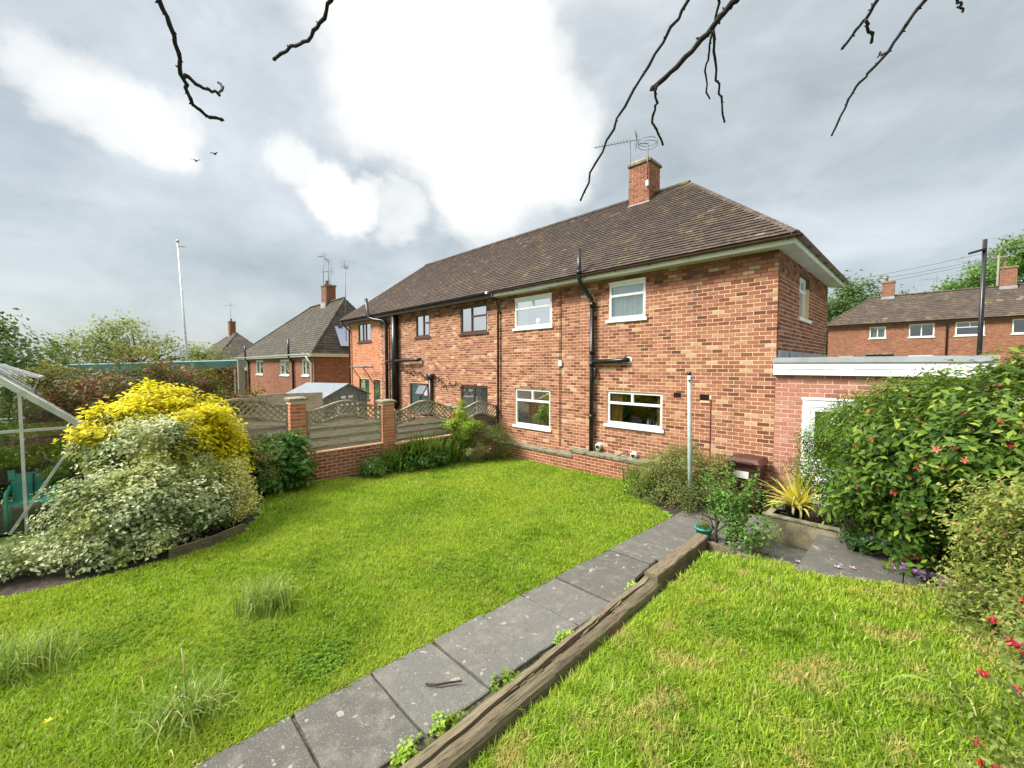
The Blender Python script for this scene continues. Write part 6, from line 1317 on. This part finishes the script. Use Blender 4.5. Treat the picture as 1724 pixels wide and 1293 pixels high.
def bird(label, p, a):
    m = MB(); p = np.array(p, float); d = np.array([math.cos(a), math.sin(a), .05]); s = np.array([-math.sin(a), math.cos(a), 0]); m.tube([p - d * .12, p - d * .06, p, p + d * .07, p + d * .11], [.012, .03, .04, .03, .008], 7)
    for k in (-1, 1): m.add([p + d * .05, p - d * .04, p + s * k * .16 - d * .02 + (0, 0, .07), p + s * k * .16 + d * .03 + (0, 0, .07)], [(0, 1, 2, 3)]); m.add([p + s * k * .16 - d * .02 + (0, 0, .07), p + s * k * .16 + d * .03 + (0, 0, .07), p + s * k * .3 - d * .06 + (0, 0, .02)], [(0, 1, 2)])
    m.add([p - d * .1 - s * .01, p - d * .1 + s * .01, p - d * .2 + s * .04, p - d * .2 - s * .04], [(0, 1, 2, 3)]); tag(m.build('bird', 'birdmat', None, True), label, 'bird', 'birds in the sky')
bird('small dark bird flying, lower of the two in the sky', (-23.29, -6.01, 12.62), 2.6); bird('small dark bird flying, higher of the two in the sky', (-22.67, -5.35, 12.96), 2.2)

# ------------------------------------------------------------------ grass
def grass(name, label, poly, zf, mat, n, hmin, hmax, seed, near=3.0, wide=1.0):
    r = np.random.default_rng(seed); P = np.array(poly); (x0, y0), (x1, y1) = P.min(0), P.max(0); got = []; tot = 0
    while tot < n:
        x = r.uniform(x0, x1, n); y = r.uniform(y0, y1, n); d = np.hypot(x - CAM[0], y - CAM[1]); pr = np.minimum(1, (near / np.maximum(d, 1)) ** 1.6)
        # only where the picture or a step to its side can see it
        vx, vy = x - CAM[0], y - CAM[1]; ang = np.degrees(np.arctan2(vx * _r[0] + vy * _r[1], vx * _f[0] + vy * _f[1]))
        k = (r.random(n) < pr) & inside(poly, x, y) & (np.abs(ang) < 68); got.append(np.stack([x[k], y[k]], 1)); tot += k.sum()
    Q = np.concatenate(got)[:n]; x, y = Q[:, 0], Q[:, 1]; d = np.hypot(x - CAM[0], y - CAM[1]); pat = .5 + .5 * np.sin(x * 2.1 + 1.3 * np.sin(y * 1.7)) * np.cos(y * 1.9 + np.sin(x * 1.3)); pat2 = .5 + .5 * np.sin(x * 7.3 + 2 * np.sin(y * 5.1)) * np.cos(y * 6.7)
    tuf = np.maximum(0, np.sin(x * 13.1 + 3 * np.sin(y * 3.3)) * np.sin(y * 11.7 + 2.5 * np.sin(x * 4.1)) - .25); h = (hmin + (hmax - hmin) * r.random(n) ** 1.6) * (.5 + .4 * pat + .35 * pat2 * r.random(n) + 1.1 * tuf * r.random(n)); w = (.0030 + .0030 * r.random(n)) * wide * np.maximum(1, d / 4.0) ** .8; a = r.uniform(0, 2 * np.pi, n); ln = r.uniform(.15, 1.05, n)
    z = zf(x, y) - .032; B = np.stack([x, y, z], 1); dv = np.stack([np.cos(a), np.sin(a), 0 * a], 1); sv = np.stack([-np.sin(a), np.cos(a), 0 * a], 1); H = (h + .03)[:, None]; W = w[:, None]; up = np.array([0, 0, 1.])
    m = B + up * H * .55 + dv * H * .20 * ln[:, None]; tip = B + up * H * (1 - .25 * ln[:, None]) + dv * H * .75 * ln[:, None]
    V = np.stack([B - sv * W, B + sv * W, m + sv * W * .8, m - sv * W * .8, tip], 1).reshape(-1, 3); i = np.arange(n) * 5
    F = np.concatenate([np.stack([i, i + 1, i + 2], 1), np.stack([i, i + 2, i + 3], 1), np.stack([i + 3, i + 2, i + 4], 1)]); t = np.clip(r.normal(.45, .2, n) + .30 * (pat - .5) + .22 * (pat2 - .5) - .25 * tuf, 0, 1); t[r.random(n) < .05] = 1.
    o = link(name, bigmesh(name, V, F, np.tile(t, 3), mat), None, kind='stuff'); o['label'] = label; o['category'] = 'grass'
grass('grass', 'bright green mown grass of the lower lawn', LOWER, lawn_z, 'grass', 270000, .016, .048, 601, 3.2)
grass('grass', 'longer patchy grass with straw-coloured bare spots on the upper lawn', UPPER, up_z, 'grass_dry', 150000, .025, .085, 602, 3.0)

M['clover'] = m_leaf('clover_leaf', [(0., (.05, .11, .010)), (1., (.15, .27, .025))], .35, spec=.05)
def clover(name, label, poly, zf, centres, n, seed, mat='clover'):
    r = np.random.default_rng(seed); c = np.array(centres)[r.integers(0, len(centres), n)]; x = c[:, 0] + r.normal(0, .5, n) * c[:, 2]; y = c[:, 1] + r.normal(0, .5, n) * c[:, 2]; k = inside(poly, x, y); x, y = x[k], y[k]
    C = np.stack([x, y, zf(x, y) + r.uniform(.0, .03, len(x))], 1); C = np.repeat(C, 3, 0); V, F = leaf_arrays(C, r.normal(0, .25, C.shape) + (0, 0, 1), .022 * r.uniform(.7, 1.3, len(C)), .95, droop=.1, r=r); t = np.clip(r.normal(.6, .2, len(C)), 0, 1)
    o = link(name, bigmesh(name, V, F, np.concatenate([t, t]), mat), None, kind='stuff'); o['label'] = label; o['category'] = 'clover'
clover('clover', 'darker clover patches spread through the upper lawn', UPPER, up_z, [(1.3, -6.6, .6), (.9, -7.6, .5), (1.9, -5.6, .5), (.8, -5.2, .35), (1.6, -7.4, .5), (2.2, -6.4, .4)], 2600, 611)
clover('clover', 'clover patches spread through the lower lawn', LOWER, lawn_z, [(-2.2, -8.6, .6), (-3.6, -7.4, .8), (-2.0, -6.2, .6), (-1.5, -8.1, .3), (-4.4, -5.6, .8), (-3.2, -9.3, .5)], 3000, 612)
